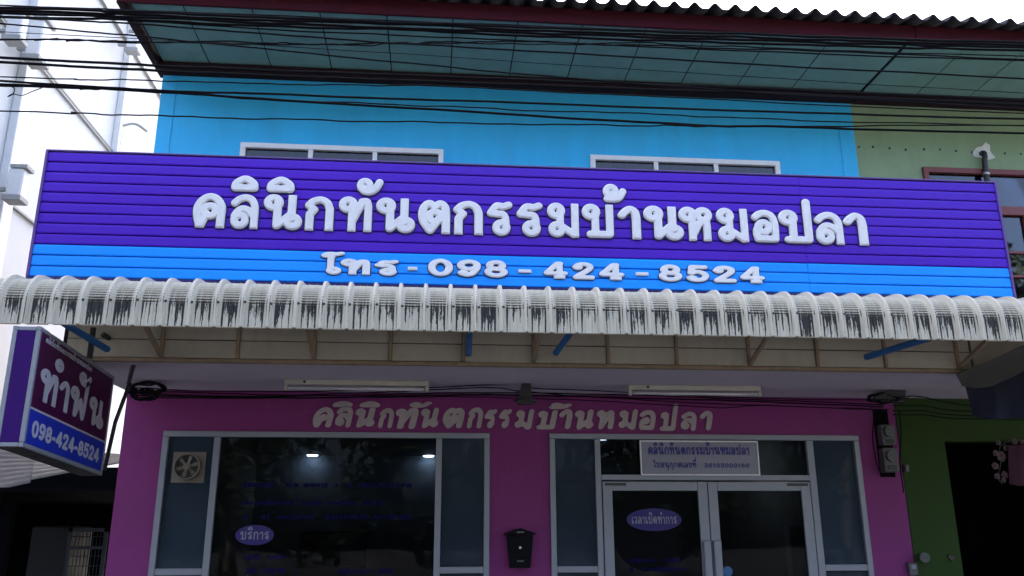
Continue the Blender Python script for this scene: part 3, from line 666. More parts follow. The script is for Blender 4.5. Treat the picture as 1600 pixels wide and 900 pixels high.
for k_ in range(-17, 26):
    xr_ = ribc+k_*PT
    if AX0+.05 < xr_ < 4.6: MB().disc((xr_+random.uniform(.012, .02), YA-.026, ZL+.163+random.uniform(-.006, .006)), (.5, -1, .1), .0095, .006, 8).build('screw', M['black'], aw)
AE = ribc+(k0+nsheet*NR)*PT; AS = ribc+k0*PT
MB().box(AS, AE, YA+.03, YA+.07, 3.04, 3.08).build('purlin', M['rust'], aw)
MB().box(AS, AE, YA+.45, YA+.49, 3.24, 3.28).build('purlin', M['rust'], aw)
for i in (2, 5, 8, 11, 0):
    x = sx[i]; st_ = MB().bar((x, -1.425, 2.95), (x, YA+.10, 3.20), .028, .028).build('strut', M['rust'], aw)
    MB().bar((x+.03, -1.43, 3.27), (x+.03, YA+.05, 3.20), .03, .04).build('rafter', M['rust'], aw)
for j, x in enumerate((AS+.02, AE-.02)): MB().bar((x, -1.40, 3.27), (x, YA+.02, 3.20), .03, .10).build('end_rafter', M['trim'], aw)
# ------------------------------------------------------------------ pipes under the awning
def bpipe(p0, p1, label, r=.024):
    p = thing('drain_pipe', p0, label, 'pipe', 'blue plastic pipes under the awning'); m_ = MB(); a_, b_ = Vector(p0), Vector(p1); d_ = (b_-a_).normalized()
    m_.tube([a_, b_], r, 14, cap=False).build('pipe', M['pipe'], p)
    MB().tube([a_+d_*.001, a_+d_*.03], r*.86, 14).build('bore', M['black'], p)
bpipe(at(732, 556, -1.50), at(734, 505, -1.50), 'blue plastic pipe hanging straight down under the awning, next to the middle')
bpipe(at(868, 552, -1.60), at(902, 505, -1.95), 'blue plastic pipe stub slanting up to the right behind the awning edge')
bpipe(at(1353, 558, -1.55), at(1452, 528, -2.10), 'long blue plastic pipe slanting under the right end of the awning', .026)
bpipe(at(168, 546, -1.6), at(100, 505, -2.15), 'dark blue plastic pipe behind the projecting box sign')
# ------------------------------------------------------------------ fluorescent fittings
def fluoro(x0, x1, y, label):
    t = thing('fluorescent_light', ((x0+x1)/2, y, 2.86), label, 'lamp', 'fluorescent fittings on the overhang ceiling')
    MB().box(x0, x1, y-.03, y+.03, 2.876, 2.9215, .006).build('housing', M['lampw'], t)
    MB().tube([(x0+.035, y-.012, 2.848), (x1-.035, y-.012, 2.848)], .0135, 12).build('tube', M['tubew'], t)
    for x in (x0, x1-.03): MB().box(x, x+.03, y-.03, y+.012, 2.828, 2.8755, .004).build('end_holder', M['lampw'], t)
    MB().disc((x0+.17, y-.031, 2.90), (0,-1,0), .012, .006, 10).build('starter', M['black'], t)
fluoro(-1.27, -.055, -.62, 'unlit white fluorescent tube fitting above the left shop window')
fluoro(1.70, 2.90, -.56, 'unlit white fluorescent tube fitting above the glass doors')
# ------------------------------------------------------------------ cut-out lettering on the pink wall
wl = thing('wall_lettering', (.76, 0, 2.57), 'faded cream handwritten style lettering on the pink wall above the glazing', 'lettering')
hand = [('ค',489,521),('ล',524,551),('น',555,586),('ก',591,615.5),('ท',618,654),('น',657.5,685.6),('ต',692,726),('ก',729.6,755),('ร',757.7,777),('ร',780,800),('ม',804,835),('บ',838,872),('า',874,895),('น',898.5,928),('ห',933,961),('ม',966,997.5),('อ',998,1025),('ป',1030.5,1061),('ล',1063.5,1089),('า',1094,1114)]
ZH0 = at(500, 668, -.02).z; HH = at(500, 636, -.02).z-ZH0
def handl(ch, xa, xb, ym, z, h, sh):
    gl = glyph(ch, .115, .03, .45, G, False, 'hand'); V = gl[1]; g0 = min(q[0]+sh*q[1] for q in V); g1 = max(q[0]+sh*q[1] for q in V)
    X0, X1 = at(xa, ym, -.02).x, at(xb, ym, -.02).x; s_ = (X1-X0)/(g1-g0)
    letter(gl, (X0-g0*s_, -.001, z), (1,0,0), (0,0,1), s_, h, .016, 0, M['walltxt'], wl, shear=sh)
for ch, xa, xb in hand: handl(ch, xa, xb, 655, ZH0+random.uniform(-.006, .006), HH*random.uniform(.97, 1.05), .18)
for ch, xa, xb in (('ิ',520,551),('ิ',562,594),('ั',640,675),('้',857.7,893.6)): handl(ch, xa, xb, 628, ZH0+HH*1.02, HH*.62, .1)
# ------------------------------------------------------------------ licence plate above the doors
lp_ = thing('licence_plate_sign', (2.46, -.05, 2.18), 'pale framed registration plate with blue lettering above the glass doors', 'sign')
PX0, PX1, PZ0, PZ1 = 1.915, 3.015, 2.19, 2.482
MB().box(PX0, PX1, -.055, -.035, PZ0, PZ1, .003).build('panel', M['plate'], lp_)
MB().box(PX0-.012, PX1+.012, -.060, -.034, PZ1+.001, PZ1+.013).box(PX0-.012, PX1+.012, -.060, -.034, PZ0-.013, PZ0-.001).box(PX0-.013, PX0-.001, -.060, -.034, PZ0-.001, PZ1+.001).box(PX1+.001, PX1+.013, -.060, -.034, PZ0-.001, PZ1+.001).build('frame', M['alu2'], lp_)
line('คลินิกทันตกรรมบ้านหมอปลา', (1.975, -.0565, 2.365), (1,0,0), (0,0,1), .965, .072, .002, M['ink'], lp_, r=.10)
line('ใบอนุญาตเลขที่', (2.02, -.0565, 2.245), (1,0,0), (0,0,1), .405, .050, .002, M['ink'], lp_, r=.085)
line('36103000160', (2.50, -.0565, 2.247), (1,0,0), (0,0,1), .43, .042, .002, M['ink'], lp_, r=.10, gap=.10)
# ------------------------------------------------------------------ projecting box sign at the left
BX, BY0, BY1, BZ0, BZ1, BT = -2.505, -2.42, -1.06, 2.165, 2.925, .17
bs = thing('box_sign', (BX-BT/2, (BY0+BY1)/2, BZ0), 'projecting purple box sign with aluminium edges hanging under the left end of the awning', 'sign')
SK = -.055                                    # the box hangs slightly nose up
def sk(o_):                                   # shear along its length
    for v in o_.data.vertices:
        wy = v.co.y + WL[o_.name].y; v.co.z += (wy-BY0)*SK
    return o_
nletters0 = len(bpy.data.objects)
sk(MB().box(BX-BT+.012, BX-.012, BY0+.012, BY1-.012, BZ0+.01, BZ1-.01).build('cabinet', M['boxside'], bs))
sk(MB().box(BX-BT+.03, BX-.03, BY0+.002, BY0+.011, BZ0+.03, BZ1-.03).build('end_panel', M['boxside'], bs))
sk(MB().box(BX-.011, BX-.003, BY0+.03, BY1-.03, BZ0+.255, BZ1-.03).build('face_panel', M['boxface'], bs))
sk(MB().box(BX-.011, BX-.003, BY0+.03, BY1-.03, BZ0+.03, BZ0+.240).build('face_panel', M['boxblue'], bs))
sk(MB().box(BX-.011, BX-.002, BY0+.03, BY1-.03, BZ0+.241, BZ0+.254).build('divider', M['boxtext'], bs))
ed = MB(); e = .028
for x in (BX-BT, BX-e):
    for y in (BY0, BY1-e): ed.box(x, x+e, y, y+e, BZ0+e+.001, BZ1-e-.001, .003)
    for z in (BZ0, BZ1-e): ed.box(x, x+e, BY0, BY1, z, z+e, .003)
for y in (BY0+.001, BY1-e-.001):
    for z in (BZ0+.001, BZ1-e-.001): ed.box(BX-BT+e+.001, BX-e-.001, y, y+e, z, z+e-.002, .003)
sk(ed.build('edge_frame', M['alu'], bs))
sk(MB().box(BX-BT+.02, BX-.02, BY0+.02, BY1-.02, BZ0-.006, BZ0-.001).build('bottom_panel', M['black'], bs))
cnt = len(bpy.data.objects)
before = set(bpy.data.objects)
line('ทำฟัน', (BX-.0025, BY0+.10, BZ0+.315), (0,1,0), (0,0,1), 1.15, .21, .003, M['boxtext'], bs, r=.088, cell=.03, gap=.03)
line('คลินิกทันตกรรมบ้านหมอปลา', (BX-.0025, BY0+.10, BZ0+.682), (0,1,0), (0,0,1), .80, .032, .002, M['boxtext'], bs, r=.085, cell=.06)
line('098-424-8524', (BX-.0025, BY0+.09, BZ0+.075), (0,1,0), (0,0,1), 1.16, .110, .003, M['boxtext'], bs, r=.10, cell=.04, gap=.05)
for o_ in set(bpy.data.objects)-before: sk(o_)
bk = thing('sign_bracket', (-2.45, -.6, 2.6), 'black steel bracket tying the purple box sign to the overhang', 'bracket')
P1 = at(160, 522, -1.45); P2 = at(212, 560, -1.2); P3 = at(190, 612, -.9); P4 = at(166, 700, -1.0)
MB().bar(at(146, 512, -1.7), at(140, 560, -1.7), .03, .03).build('hanger', M['black'], bk)
MB().bar(P1, P2, .03, .03).build('brace', M['black'], bk)
MB().bar(at(188, 557, -1.2), at(220, 557, -1.2), .05, .03).build('brace', M['black'], bk)
MB().bar(at(212, 558, -1.2), at(200, 600, -1.1), .028, .028).build('brace', M['black'], bk)
MB().tube([at(203, 598, -1.1), at(180, 660, -1.03), at(163, 735, -.98)], .016, 8).build('rod', M['black'], bk)
# ------------------------------------------------------------------ mailbox
mx = thing('mailbox', (.775, -.07, 1.38), 'black metal mailbox with pitched lid on the pink wall between window and doors', 'mailbox')
MB().prism([(.690, 1.375), (.868, 1.375), (.893, 1.65), (.665, 1.65)], -.10, -.001).build('body', M['mail'], mx)
MB().prism([(.640, 1.655), (.912, 1.655), (.912, 1.668), (.776, 1.712), (.640, 1.668)], -.135, -.001).build('lid', M['mail'], mx)
MB().box(.745, .81, -.142, -.136, 1.669, 1.682).build('slot', M['grey'], mx)
MB().disc((.777, -.1005, 1.545), (0,-1,0), .011, .01, 12).build('lock', M['silver'], mx)
MB().box(.748, .808, -.107, -.1005, 1.425, 1.440).build('name_holder', M['grey'], mx)
# ------------------------------------------------------------------ exhaust fan in the left pane
FX, FZ, FR = -2.165, 2.243, .118
fn = thing('exhaust_fan', (FX, -.01, FZ-FR), 'dusty beige exhaust fan with six blades set in the left window pane', 'fan')
MB().box(FX-.135, FX+.15, -.004, .007, FZ-.14, FZ+.13, .003).build('mounting_plate', M['fanm'], fn)
ring = MB(); n = 40; pr_ = [(FR, -.045), (FR-.004, -.052), (FR-.016, -.048), (FR-.018, -.006), (FR, -.006)]
ring.add([(FX+r_*math.cos(2*math.pi*k/n), y, FZ+r_*math.sin(2*math.pi*k/n)) for k in range(n) for r_, y in pr_], [(k*5+i, k*5+(i+1) % 5, ((k+1) % n)*5+(i+1) % 5, ((k+1) % n)*5+i) for k in range(n) for i in range(5)], True).build('ring', M['fanm'], fn)
MB().disc((FX, -.0045, FZ), (0,-1,0), FR-.017, .003, 30).build('recess', M['black'], fn)
MB().disc((FX, -.008, FZ), (0,-1,0), .032, .032, 20).disc((FX, -.041, FZ), (0,-1,0), .016, .008, 14).build('hub', M['fanm'], fn)
for k in range(6):
    q = math.radians(60*k+18); c_, s_ = math.cos(q), math.sin(q)
    def bl(r_, t_, y): return (FX+r_*c_-t_*s_, y, FZ+r_*s_+t_*c_)
    MB().add([bl(.030,-.012,-.030), bl(.092,-.022,-.034), bl(.092,.016,-.016), bl(.030,.010,-.018), bl(.030,-.012,-.027), bl(.092,-.022,-.031), bl(.092,.016,-.013), bl(.030,.010,-.015)],
             [(0,1,2,3),(7,6,5,4),(0,4,5,1),(1,5,6,2),(2,6,7,3),(3,7,4,0)]).build('blade', M['fanm'], fn)
# ------------------------------------------------------------------ stickers on the glass
def oval(name, c, rx, rz, y, label, text, tw, th, mm='sticker'):
    t = thing(name, (c[0], y, c[1]-rz), label, 'sticker')
    MB().prism([(c[0]+rx*math.cos(2*math.pi*k/36), c[1]+rz*math.sin(2*math.pi*k/36)) for k in range(36)], y-.002, y).build('backing', M[mm], t)
    if text: line(text, (c[0]-tw/2, y-.0022, c[1]-th*.55), (1,0,0), (0,0,1), tw, th, .001, M['stickertxt'], t, r=.075, cell=.05)
p = at(398, 836, .009); oval('window_sticker', (p.x, p.z), .165, .085, .0085, 'violet oval sticker with white lettering on the wide shop window', 'บริการ', .25, .072)
p = at(1010, 838, -.009); oval('door_sticker', (p.x, p.z), .30, .30, -.0084, 'large dim round sticker on the left glass door', None, 0, 0, 'stickerdisc')
p = at(1022, 812, -.012); oval('door_sticker', (p.x, p.z), .255, .10, -.0125, 'violet oval sticker with white lettering on the left glass door', 'เวลาเปิดทำการ', .42, .070)
p = at(1137, 893, -.009); oval('door_sticker', (p.x, p.z), .045, .045, -.0084, 'small blue round sticker on the right glass door', None, 0, 0, 'pipe')
def smear(px0, px1, py, y, label, hh=.05):
    a_, b_ = at(px0, py, y), at(px1, py, y); m_ = MB(); x = a_.x
    while x < b_.x:
        wd = random.uniform(.02, .05); h_ = hh*random.uniform(.5, 1)
        if random.random() < .86: m_.box(x, x+wd, y-.0012, y, a_.z-h_/2, a_.z+h_/2)
        x += wd+random.uniform(.006, .012)
    tag(m_.build('sticker_text_row', M['stickerdim'], None), label, 'sticker', 'rows of dim blue sticker print on the glass')['kind'] = 'stuff'
smear(380, 636, 758, .0085, 'top row of dim blue print on the wide shop window'); smear(378, 600, 786, .0085, 'second row of dim blue print on the wide shop window'); smear(380, 632, 808, .0085, 'third row of dim blue print on the wide shop window')
smear(382, 442, 871, .0085, 'short row of dim blue print just under the violet oval'); smear(384, 462, 892, .0085, 'lowest row of dim blue print on the wide shop window'); smear(510, 612, 893, .0085, 'row of dim blue print at the right foot of the window')
smear(978, 1062, 876, -.0125, 'upper row of dim print on the round door sticker', .04); smear(984, 1072, 890, -.0125, 'lower row of dim print on the round door sticker', .04)
# ------------------------------------------------------------------ inside the clinic
ZC = 2.853
for (px, py, yy, lb) in ((488, 712, 4.2, 'lit round downlight in the clinic ceiling, leftmost behind the wide window'), (670, 713, 4.2, 'lit round downlight in the clinic ceiling at the right of the wide window'), (943, 686, 2.2, 'lit round downlight seen at the left of the door transom'), (925, 716, 4.2, 'lit round downlight seen behind the narrow pane left of the doors'), (1137, 689, 2.2, 'lit round downlight seen just above the registration plate')):
    d_ = ray(px, py); P = CAM + d_*((ZC-.02-CAM.z)/d_.z)
    t = thing('downlight', (P.x, P.y, ZC-.03), lb, 'lamp', 'recessed downlights inside the clinic')
    MB().disc((P.x, P.y, ZC-.012), (0,0,1), .10, .010, 24).build('trim_ring', M['alu2'], t)
    MB().disc((P.x, P.y, ZC-.026), (0,0,1), .075, .0135, 24).build('lens', M['lamp'], t)
tv0, tv1 = at(470, 830, 3.2), at(572, 888, 3.2)
tv = thing('television', ((tv0.x+tv1.x)/2, 3.2, tv1.z), 'dark flat television seen through the wide shop window', 'television')
MB().box(tv0.x, tv1.x, 3.2, 3.26, tv1.z, tv0.z, .01).build('body', M['black'], tv); MB().box(tv0.x+.03, tv1.x-.03, 3.194, 3.199, tv1.z+.03, tv0.z-.03).build('screen', M['screen'], tv)
MB().box(tv0.x+.2, tv0.x+.3, 3.26, 5.39, tv1.z+.1, tv1.z+.18).build('wall_arm', M['black'], tv)
s0, s1 = at(545, 817, 3.6), at(574, 817, 3.6)
sh_ = MB().box(s0.x, s1.x, 3.6, 5.39, s0.z-.015, s0.z).build('wall_shelf', M['alu2']); tag(sh_, 'thin white shelf edge above the television inside the clinic', 'shelf')
q0, q1 = at(1233, 822, 1.6), at(1250, 900, 1.6)
pt = MB().box(q0.x, q0.x+.16, 1.6, 1.75, .12, q0.z).build('partition_post', M['palegrey']); tag(pt, 'pale partition post standing behind the right glass door', 'partition')
# ------------------------------------------------------------------ cables
def cable(pts, Y, r, label, group='overhead cables crossing the facade', wob=.004, ext=True, name='cable'):
    wob *= .4; r *= .72
    P = [at(x, y, Y if not isinstance(Y, (list, tuple)) else Y[i]) for i, (x, y) in enumerate(pts)]
    if ext: P = [P[0]+(P[0]-P[1]).normalized()*4] + P + [P[-1]+(P[-1]-P[-2]).normalized()*5]
    S = smooth(P, 9); ph = random.uniform(0, 9)
    S = [q + Vector((0, wob*math.sin(i*.9+ph), wob*math.sin(i*.63+ph*2)+wob*.6*math.sin(i*1.9+ph))) for i, q in enumerate(S)]
    o = MB().tube(S, r, 8).build(name, M['cable']); return tag(o, label, 'cable', group)
Q = -3.1
cable([(0,8),(190,15),(420,24),(820,40),(1220,54),(1600,66)], Q, .006, 'thin black cable, topmost of the overhead bundle crossing the eave', wob=.003)
bl_ = [(0,12,.014),(0,16,.013),(0,20,.014),(0,24,.013)]
for k, (dy, r_, lb) in enumerate(((0,.013,'thick black cable, upper strand of the dense overhead bundle'),(5,.012,'thick black cable, second strand of the dense overhead bundle'),(9,.013,'thick black cable, middle strand of the dense overhead bundle'),(14,.012,'thick black cable, lower strand of the dense overhead bundle'))):
    cable([(0,12+dy),(200,18+dy*.9),(420,27+dy),(620,34+dy+(-2)**(k % 2)),(820,42+dy),(1020,49+dy),(1220,55+dy),(1420,62+dy*.9),(1600,67+dy*.8)], Q+.03*k, r_, lb, wob=.006)
cable([(0,26),(190,31),(420,46),(620,55),(820,64),(1220,82),(1600,95)], Q+.1, .007, 'black cable just under the dense overhead bundle')
cable([(0,27),(190,36),(420,53),(610,67),(820,79),(1220,103),(1600,123)], Q-.1, .008, 'black cable slanting across the middle of the soffit panels')
cable([(0,37),(220,57),(420,77),(620,97),(820,116),(1000,131),(1220,147),(1600,170)], Q-.2, .007, 'black cable slanting steeply from the soffit down across the wall plate')
cable([(0,60),(110,63),(220,65),(400,66),(480,69),(600,68),(700,66),(820,65),(1000,71),(1220,78),(1600,92)], Q+.05, .007, 'wavy twisted black wire under the overhead bundle', wob=.010)
cable([(0,64),(60,62),(220,66),(420,69),(560,70),(660,67),(820,69),(1020,68),(1220,76),(1600,88)], Q+.08, .006, 'second wavy black wire twisted along the soffit', wob=.012)
cable([(150,57),(440,72),(820,97),(1220,123),(1600,146)], Q+.3, .0035, 'faint thin wire crossing the soffit panels')
cable([(0,90),(255,103),(420,110),(820,125),(1220,140),(1600,157)], Q, .012, 'thick black cable, upper of the pair beside the blue wall corner', wob=.004)
cable([(0,97),(255,111),(420,118),(820,133),(1220,147),(1600,164)], Q-.05, .012, 'thick black cable, lower of the pair beside the blue wall corner', wob=.004)
cable([(0,120),(125,124),(250,126),(420,131),(560,133),(700,135),(1000,150),(1600,178)], Q+.1, .006, 'thin wavy black cable just under the wall plate', wob=.006)
cable([(0,126),(240,141),(420,147),(820,161),(1220,175),(1600,186)], Q, .010, 'black cable over the blue wall, upper of the long straight pair')
cable([(0,132),(60,134),(240,143),(420,155),(820,180),(1100,196),(1220,198),(1600,209)], Q+.05, .011, 'black cable over the blue wall, lower of the long straight pair')
cable([(60,137),(130,139),(250,143),(420,156),(620,163),(820,172),(1020,178),(1220,187),(1600,197)], Q+.1, .006, 'thin wavy black wire between the two straight cables on the blue wall', wob=.008)
cable([(0,174),(120,177),(250,181),(420,186),(620,190),(820,194),(1000,196),(1100,197),(1240,197),(1600,196)], Q, .0065, 'lowest thin wavy black wire over the blue wall', wob=.008)
cable([(0,133),(12,134),(22,138),(20,147),(12,151),(20,147),(35,149),(50,143),(66,137)], Q, .004, 'short dangling loop of wire at the far left', ext=False, wob=0)
WG = 'cables strung along the wall under the overhang'
LC = -.50
cable([(205,606),(330,611),(500,611),(640,607),(815,600),(830,606),(960,612),(1180,622),(1370,625),(1420,622)], LC, .007, 'black wall cable, highest of those under the overhang', WG, ext=False, wob=.004)
cable([(215,614),(340,619),(520,618),(700,614),(820,614),(980,617),(1200,625),(1380,632)], LC+.02, .008, 'black wall cable, second of those under the overhang', WG, ext=False)
cable([(215,618),(350,621),(520,621),(720,617),(820,618),(1000,622),(1200,628),(1380,636)], LC-.01, .010, 'thick black wall cable in the middle of those under the overhang', WG, ext=False)
cable([(220,610),(420,617),(560,614),(760,606),(820,612),(950,622),(1150,632),(1380,640)], LC, .007, 'slack black wall cable crossing the wall lettering', WG, ext=False, wob=.006)
cable([(225,622),(400,622),(650,620),(820,622),(1000,630),(1120,637),(1200,634),(1390,640)], LC+.03, .006, 'lowest thin black wall cable above the wall lettering', WG, ext=False, wob=.006)
for i, (y0, y1, lb) in enumerate(((612,640,'upper'),(626,646,'second'),(634,652,'third'),(640,656,'lowest'))):
    cable([(1395,y0+8),(1440,y0+8),(1500,(y0+y1)/2+6),(1620,y1)], LC-.02*i, .007, lb+' black wall cable running right across the lime green wall', WG, ext=False, wob=.006)
# ------------------------------------------------------------------ cable clamps and junction clutter
cb = thing('cable_clamp', (.77, -.55, 2.72), 'black tapered cable clamp hanging at the middle of the overhang ceiling', 'clamp')
p0, p1 = at(822, 595, -.55), at(820, 632, -.55)
MB().prism([(p1.x-.065, p1.z), (p1.x+.065, p1.z), (p0.x+.035, p0.z), (p0.x-.03, p0.z)], -.59, -.51).build('body', M['black'], cb)
MB().disc((p0.x, -.55, p0.z+.001), (0,0,1), .022, .03, 10).build('cap', M['grey'], cb)
MB().tube(smooth([(p1.x-.09, -.55, p1.z+.03), (p1.x, -.605, p1.z+.05), (p1.x+.1, -.55, p1.z+.02)]), .012, 8).build('strap', M['black'], cb)
def coil(px, py, rx, rz, Y, n, label, turns=3):
    p = at(px, py, Y); pts = []
    for k in range(n):
        a_ = 2*math.pi*turns*k/n; f_ = .75+.25*math.sin(k*.7); pts.append((p.x+rx*f_*math.cos(a_)+random.uniform(-.02, .02), Y+random.uniform(-.04, .04), p.z+rz*f_*math.sin(a_)+random.uniform(-.012, .012)))
    return tag(MB().tube(smooth(pts, 4), .0085, 7).build('cable_coil', M['cable']), label, 'cable', 'tangles of black cable')
coil(228, 608, .18, .05, -.50, 46, 'tangled coil of black cable at the left end of the overhang', 5)
coil(222, 617, .12, .05, -.46, 40, 'smaller knot of black cable beside the pink wall corner', 4)
coil(1378, 624, .17, .05, -.46, 46, 'tangled knot of black cable above the electricity meters', 5)
sp = thing('cable_shroud', (4.2, -.45, 2.75), 'dark triangular cover over the cable knot at the right', 'cover')
q = [at(x, y, -.45) for x, y in ((1358,626),(1410,630),(1413,602),(1392,607))]
MB().prism([(v.x, v.z) for v in q], -.49, -.40).build('body', M['black'], sp)
def meter(px0, py0, px1, py1, label, mm='grey'):
    a_, b_ = at(px0, py0, -.06), at(px1, py1, -.06); t = thing('electricity_meter', ((a_.x+b_.x)/2, -.05, b_.z), label, 'meter', 'electricity meters on the wall')
    MB().box(a_.x, b_.x, -.10, -.002, b_.z, a_.z, .008).build('case', M[mm], t); w_ = b_.x-a_.x; h_ = a_.z-b_.z
    MB().disc(((a_.x+b_.x)/2, -.101, a_.z-h_*.36), (0,-1,0), w_*.38, .035, 24).build('dial_cover', M['grey'], t)
    MB().box(a_.x+w_*.2, b_.x-w_*.2, -.108, -.1005, b_.z+h_*.08, b_.z+h_*.28).build('terminal_cover', M['black'], t)
meter(1373, 664, 1398, 696, 'upper grey electricity meter on the edge of the pink wall'); meter(1376, 700, 1403, 738, 'lower grey electricity meter on the edge of the pink wall')
a_ = at(1366, 640, -.04); b_ = at(1412, 745, -.04)
mbp = MB().box(a_.x, b_.x-.06, -.0045, -.001, b_.z, a_.z).build('meter_board', M['dark']); mbp.location.y -= .0; tag(mbp, 'dark mounting board behind the electricity meters', 'board')
for k, pts in enumerate((((1366,640),(1364,690),(1374,735),(1390,742)), ((1405,640),(1408,680),(1406,720),(1412,770)), ((1385,640),(1388,662)), ((1392,690),(1396,705)))):
    cable(pts, -.07, .008, ('left', 'right', 'short upper', 'short lower')[k]+' black lead looping round the electricity meters', 'meter leads', ext=False, name='meter_lead', wob=.004)
def wallbox(px0, py0, px1, py1, name, label, cat, mm, dep=.05):
    a_, b_ = at(px0, py0, -.03), at(px1, py1, -.03); t = thing(name, ((a_.x+b_.x)/2, -.03, b_.z), label, cat)
    MB().box(a_.x, b_.x, -dep, -.005, b_.z, a_.z, .006).build('case', M[mm], t); MB().box(a_.x+.02, b_.x-.02, -dep-.004, -dep-.0005, b_.z+(a_.z-b_.z)*.5, a_.z-.02).build('cover', M['plate'], t)
wallbox(1418, 879, 1434, 899, 'wall_socket', 'small pale socket box at the foot of the pink wall by the lime wall', 'socket', 'grey')
wallbox(1412, 726, 1420, 738, 'junction_box', 'small pale junction box beside the lower electricity meter', 'box', 'grey')
sf = thing('security_lamp', (4.55, -.05, 1.6), 'small bluish lamp head on the lime green wall', 'lamp'); p = at(1444, 870, -.05)
MB().disc((p.x, -.005, p.z), (0,-1,0), .03, .02, 14).build('base', M['grey'], sf)
MB().tube([(p.x, -.02, p.z), (p.x-.02, -.10, p.z-.005)], [.03, .045], 14).build('head', M['grey'], sf)
hk = thing('wall_hook', (4.8, -.02, 1.6), 'dark heart shaped hook plate beside the neighbour doorway', 'hook'); p = at(1486, 871, -.01)
MB().prism([(p.x, p.z-.035), (p.x+.035, p.z+.005), (p.x+.018, p.z+.025), (p.x, p.z+.012), (p.x-.018, p.z+.025), (p.x-.035, p.z+.005)], -.02, -.0045).build('plate', M['black'], hk)
# ------------------------------------------------------------------ neighbour's tarpaulin, cloth and garland
def sheet(name, corners, mm, label, cat, nu=24, nv=14, amp=.03, th=.004, fold=7.):
    tl, tr, br, bl2 = [Vector(c) for c in corners]; vs_ = []; nrm = (tr-tl).cross(bl2-tl).normalized()
    for j in range(nv+1):
        for i in range(nu+1):
            u, v = i/nu, j/nv; p = (tl*(1-u)+tr*u)*(1-v)+(bl2*(1-u)+br*u)*v
            p = p + nrm*(amp*(math.sin(u*fold*2+v*2)*.6+math.sin(u*fold*5.1+1)*.25)*(.3+.7*v)) + Vector((0,0,-.02*math.sin(math.pi*u*2)*v)); vs_.append(p)
    W = nu+1; n = len(vs_); vs_ += [p+nrm*th for p in vs_]
    fs_ = [(j*W+i, j*W+i+1, (j+1)*W+i+1, (j+1)*W+i) for j in range(nv) for i in range(nu)]; fs_ += [tuple(q+n for q in reversed(f)) for f in fs_]
    return tag(MB().add(vs_, fs_, True).build(name, M[mm]), label, cat)
sheet('tarpaulin', (at(1507,600,-1.2), at(1680,560,-1.9), at(1680,655,-1.9), at(1518,650,-1.2)), 'navy', 'dark navy tarpaulin hanging at the right edge in front of the neighbour shop', 'tarpaulin')
sheet('fabric_canopy', (at(1494,586,-1.45), at(1680,505,-2.0), at(1680,575,-1.75), at(1505,606,-1.30)), 'tarp', 'grey fabric awning edge sloping above the navy tarpaulin', 'awning', amp=.02)
sheet('hanging_cloth', (at(1575,696,-.1), at(1640,694,-.1), at(1640,755,-.1), at(1578,756,-.1)), 'pinkcloth', 'pink cloth hanging in the neighbour doorway', 'cloth', amp=.01)
gd = thing('flower_garland', (5.5, -.06, 2.1), 'hanging garland of pale pink flowers beside the pink cloth', 'garland')
for (x, y, r_) in ((1556,708,.03),(1565,713,.05),(1572,700,.03),(1555,728,.035),(1570,742,.035),(1558,744,.03),(1568,750,.025),(1560,692,.025),(1585,690,.03),(1598,692,.03)):
    p = at(x, y, -.06); f_ = MB()
    for k in range(5):
        q = 2*math.pi*k/5+r_*50; f_.disc((p.x+r_*.55*math.cos(q), -.06-.004*(k % 2), p.z+r_*.55*math.sin(q)), (.3*math.cos(q), -1, .3*math.sin(q)), r_*.5, .004, 10)
    f_.disc((p.x, -.07, p.z), (0,-1,0), r_*.3, .012, 8).build('flower', M['flower'], gd)
MB().tube(smooth([at(1600,688,-.055), at(1575,690,-.055), at(1562,700,-.055), at(1564,720,-.055), at(1560,745,-.055), at(1566,757,-.055)]), .006, 6).build('string', M['black'], gd)
# ------------------------------------------------------------------ white building at the far left, with rails and floodlights
wbX = -6.0
wbld = thing('white_building', (-9, 8, 0), 'tall bright white clad building at the left behind the shophouse', 'building')
MB().box(-14, wbX, -1.5, 13.0, 0, 16).build('wall', M['wallwhite'], wbld)
for (px, py, w_) in ((34, 120, .28), (185, 160, .14)):
    p = atx(px, py, wbX); MB().box(wbX+.001, wbX+.12, p.y-w_/2, p.y+w_/2, 2.5, 15.9, .01).build('column', M['palegrey'], wbld)
for (px, py) in ((24, 55), (116, 172), (226, 115), (178, 37), (20, 325)):
    p = atx(px, py, wbX); MB().box(wbX+.002, wbX+.05, -1.4, 12.9, p.z-.015, p.z+.015).build('rail', M['midgrey'], wbld)
def flood(px, py, s_, label):
    p = atx(px, py, wbX+.3); t = thing('floodlight', (p.x, p.y, p.z-s_), label, 'lamp', 'grey lamp boxes on the white building')
    MB().box(p.x-.08, p.x+.12, p.y-s_*.5, p.y+s_*.5, p.z-s_, p.z+s_, .02).build('housing', M['palegrey'], t)
    MB().box(p.x-.06, p.x+.16, p.y-s_*.55, p.y+s_*.55, p.z+s_+.001, p.z+s_+.05).build('hood', M['midgrey'], t)
    MB().box(p.x-.10, p.x+.14, p.y-s_*.6, p.y+s_*.6, p.z-s_-.06, p.z-s_-.001).build('base', M['midgrey'], t)
    MB().bar((wbX+.05, p.y, p.z-s_*.4), (p.x-.07, p.y, p.z-s_*.4), .05, .05).build('arm', M['midgrey'], t)
flood(58, 66, .28, 'grey lamp box on the white building beside the broad column'); flood(207, 66, .16, 'small grey lamp box high on the white building near the eave'); flood(25, 288, .20, 'grey lamp box low on the white building left of the signboard'); flood(24, 42, .18, 'grey lamp box at the upper left edge of the white building')
wp = thing('wall_pipe', (wbX+.1, 7.2, 8), 'thin pale pipe with a small lamp arm on the white building', 'pipe')
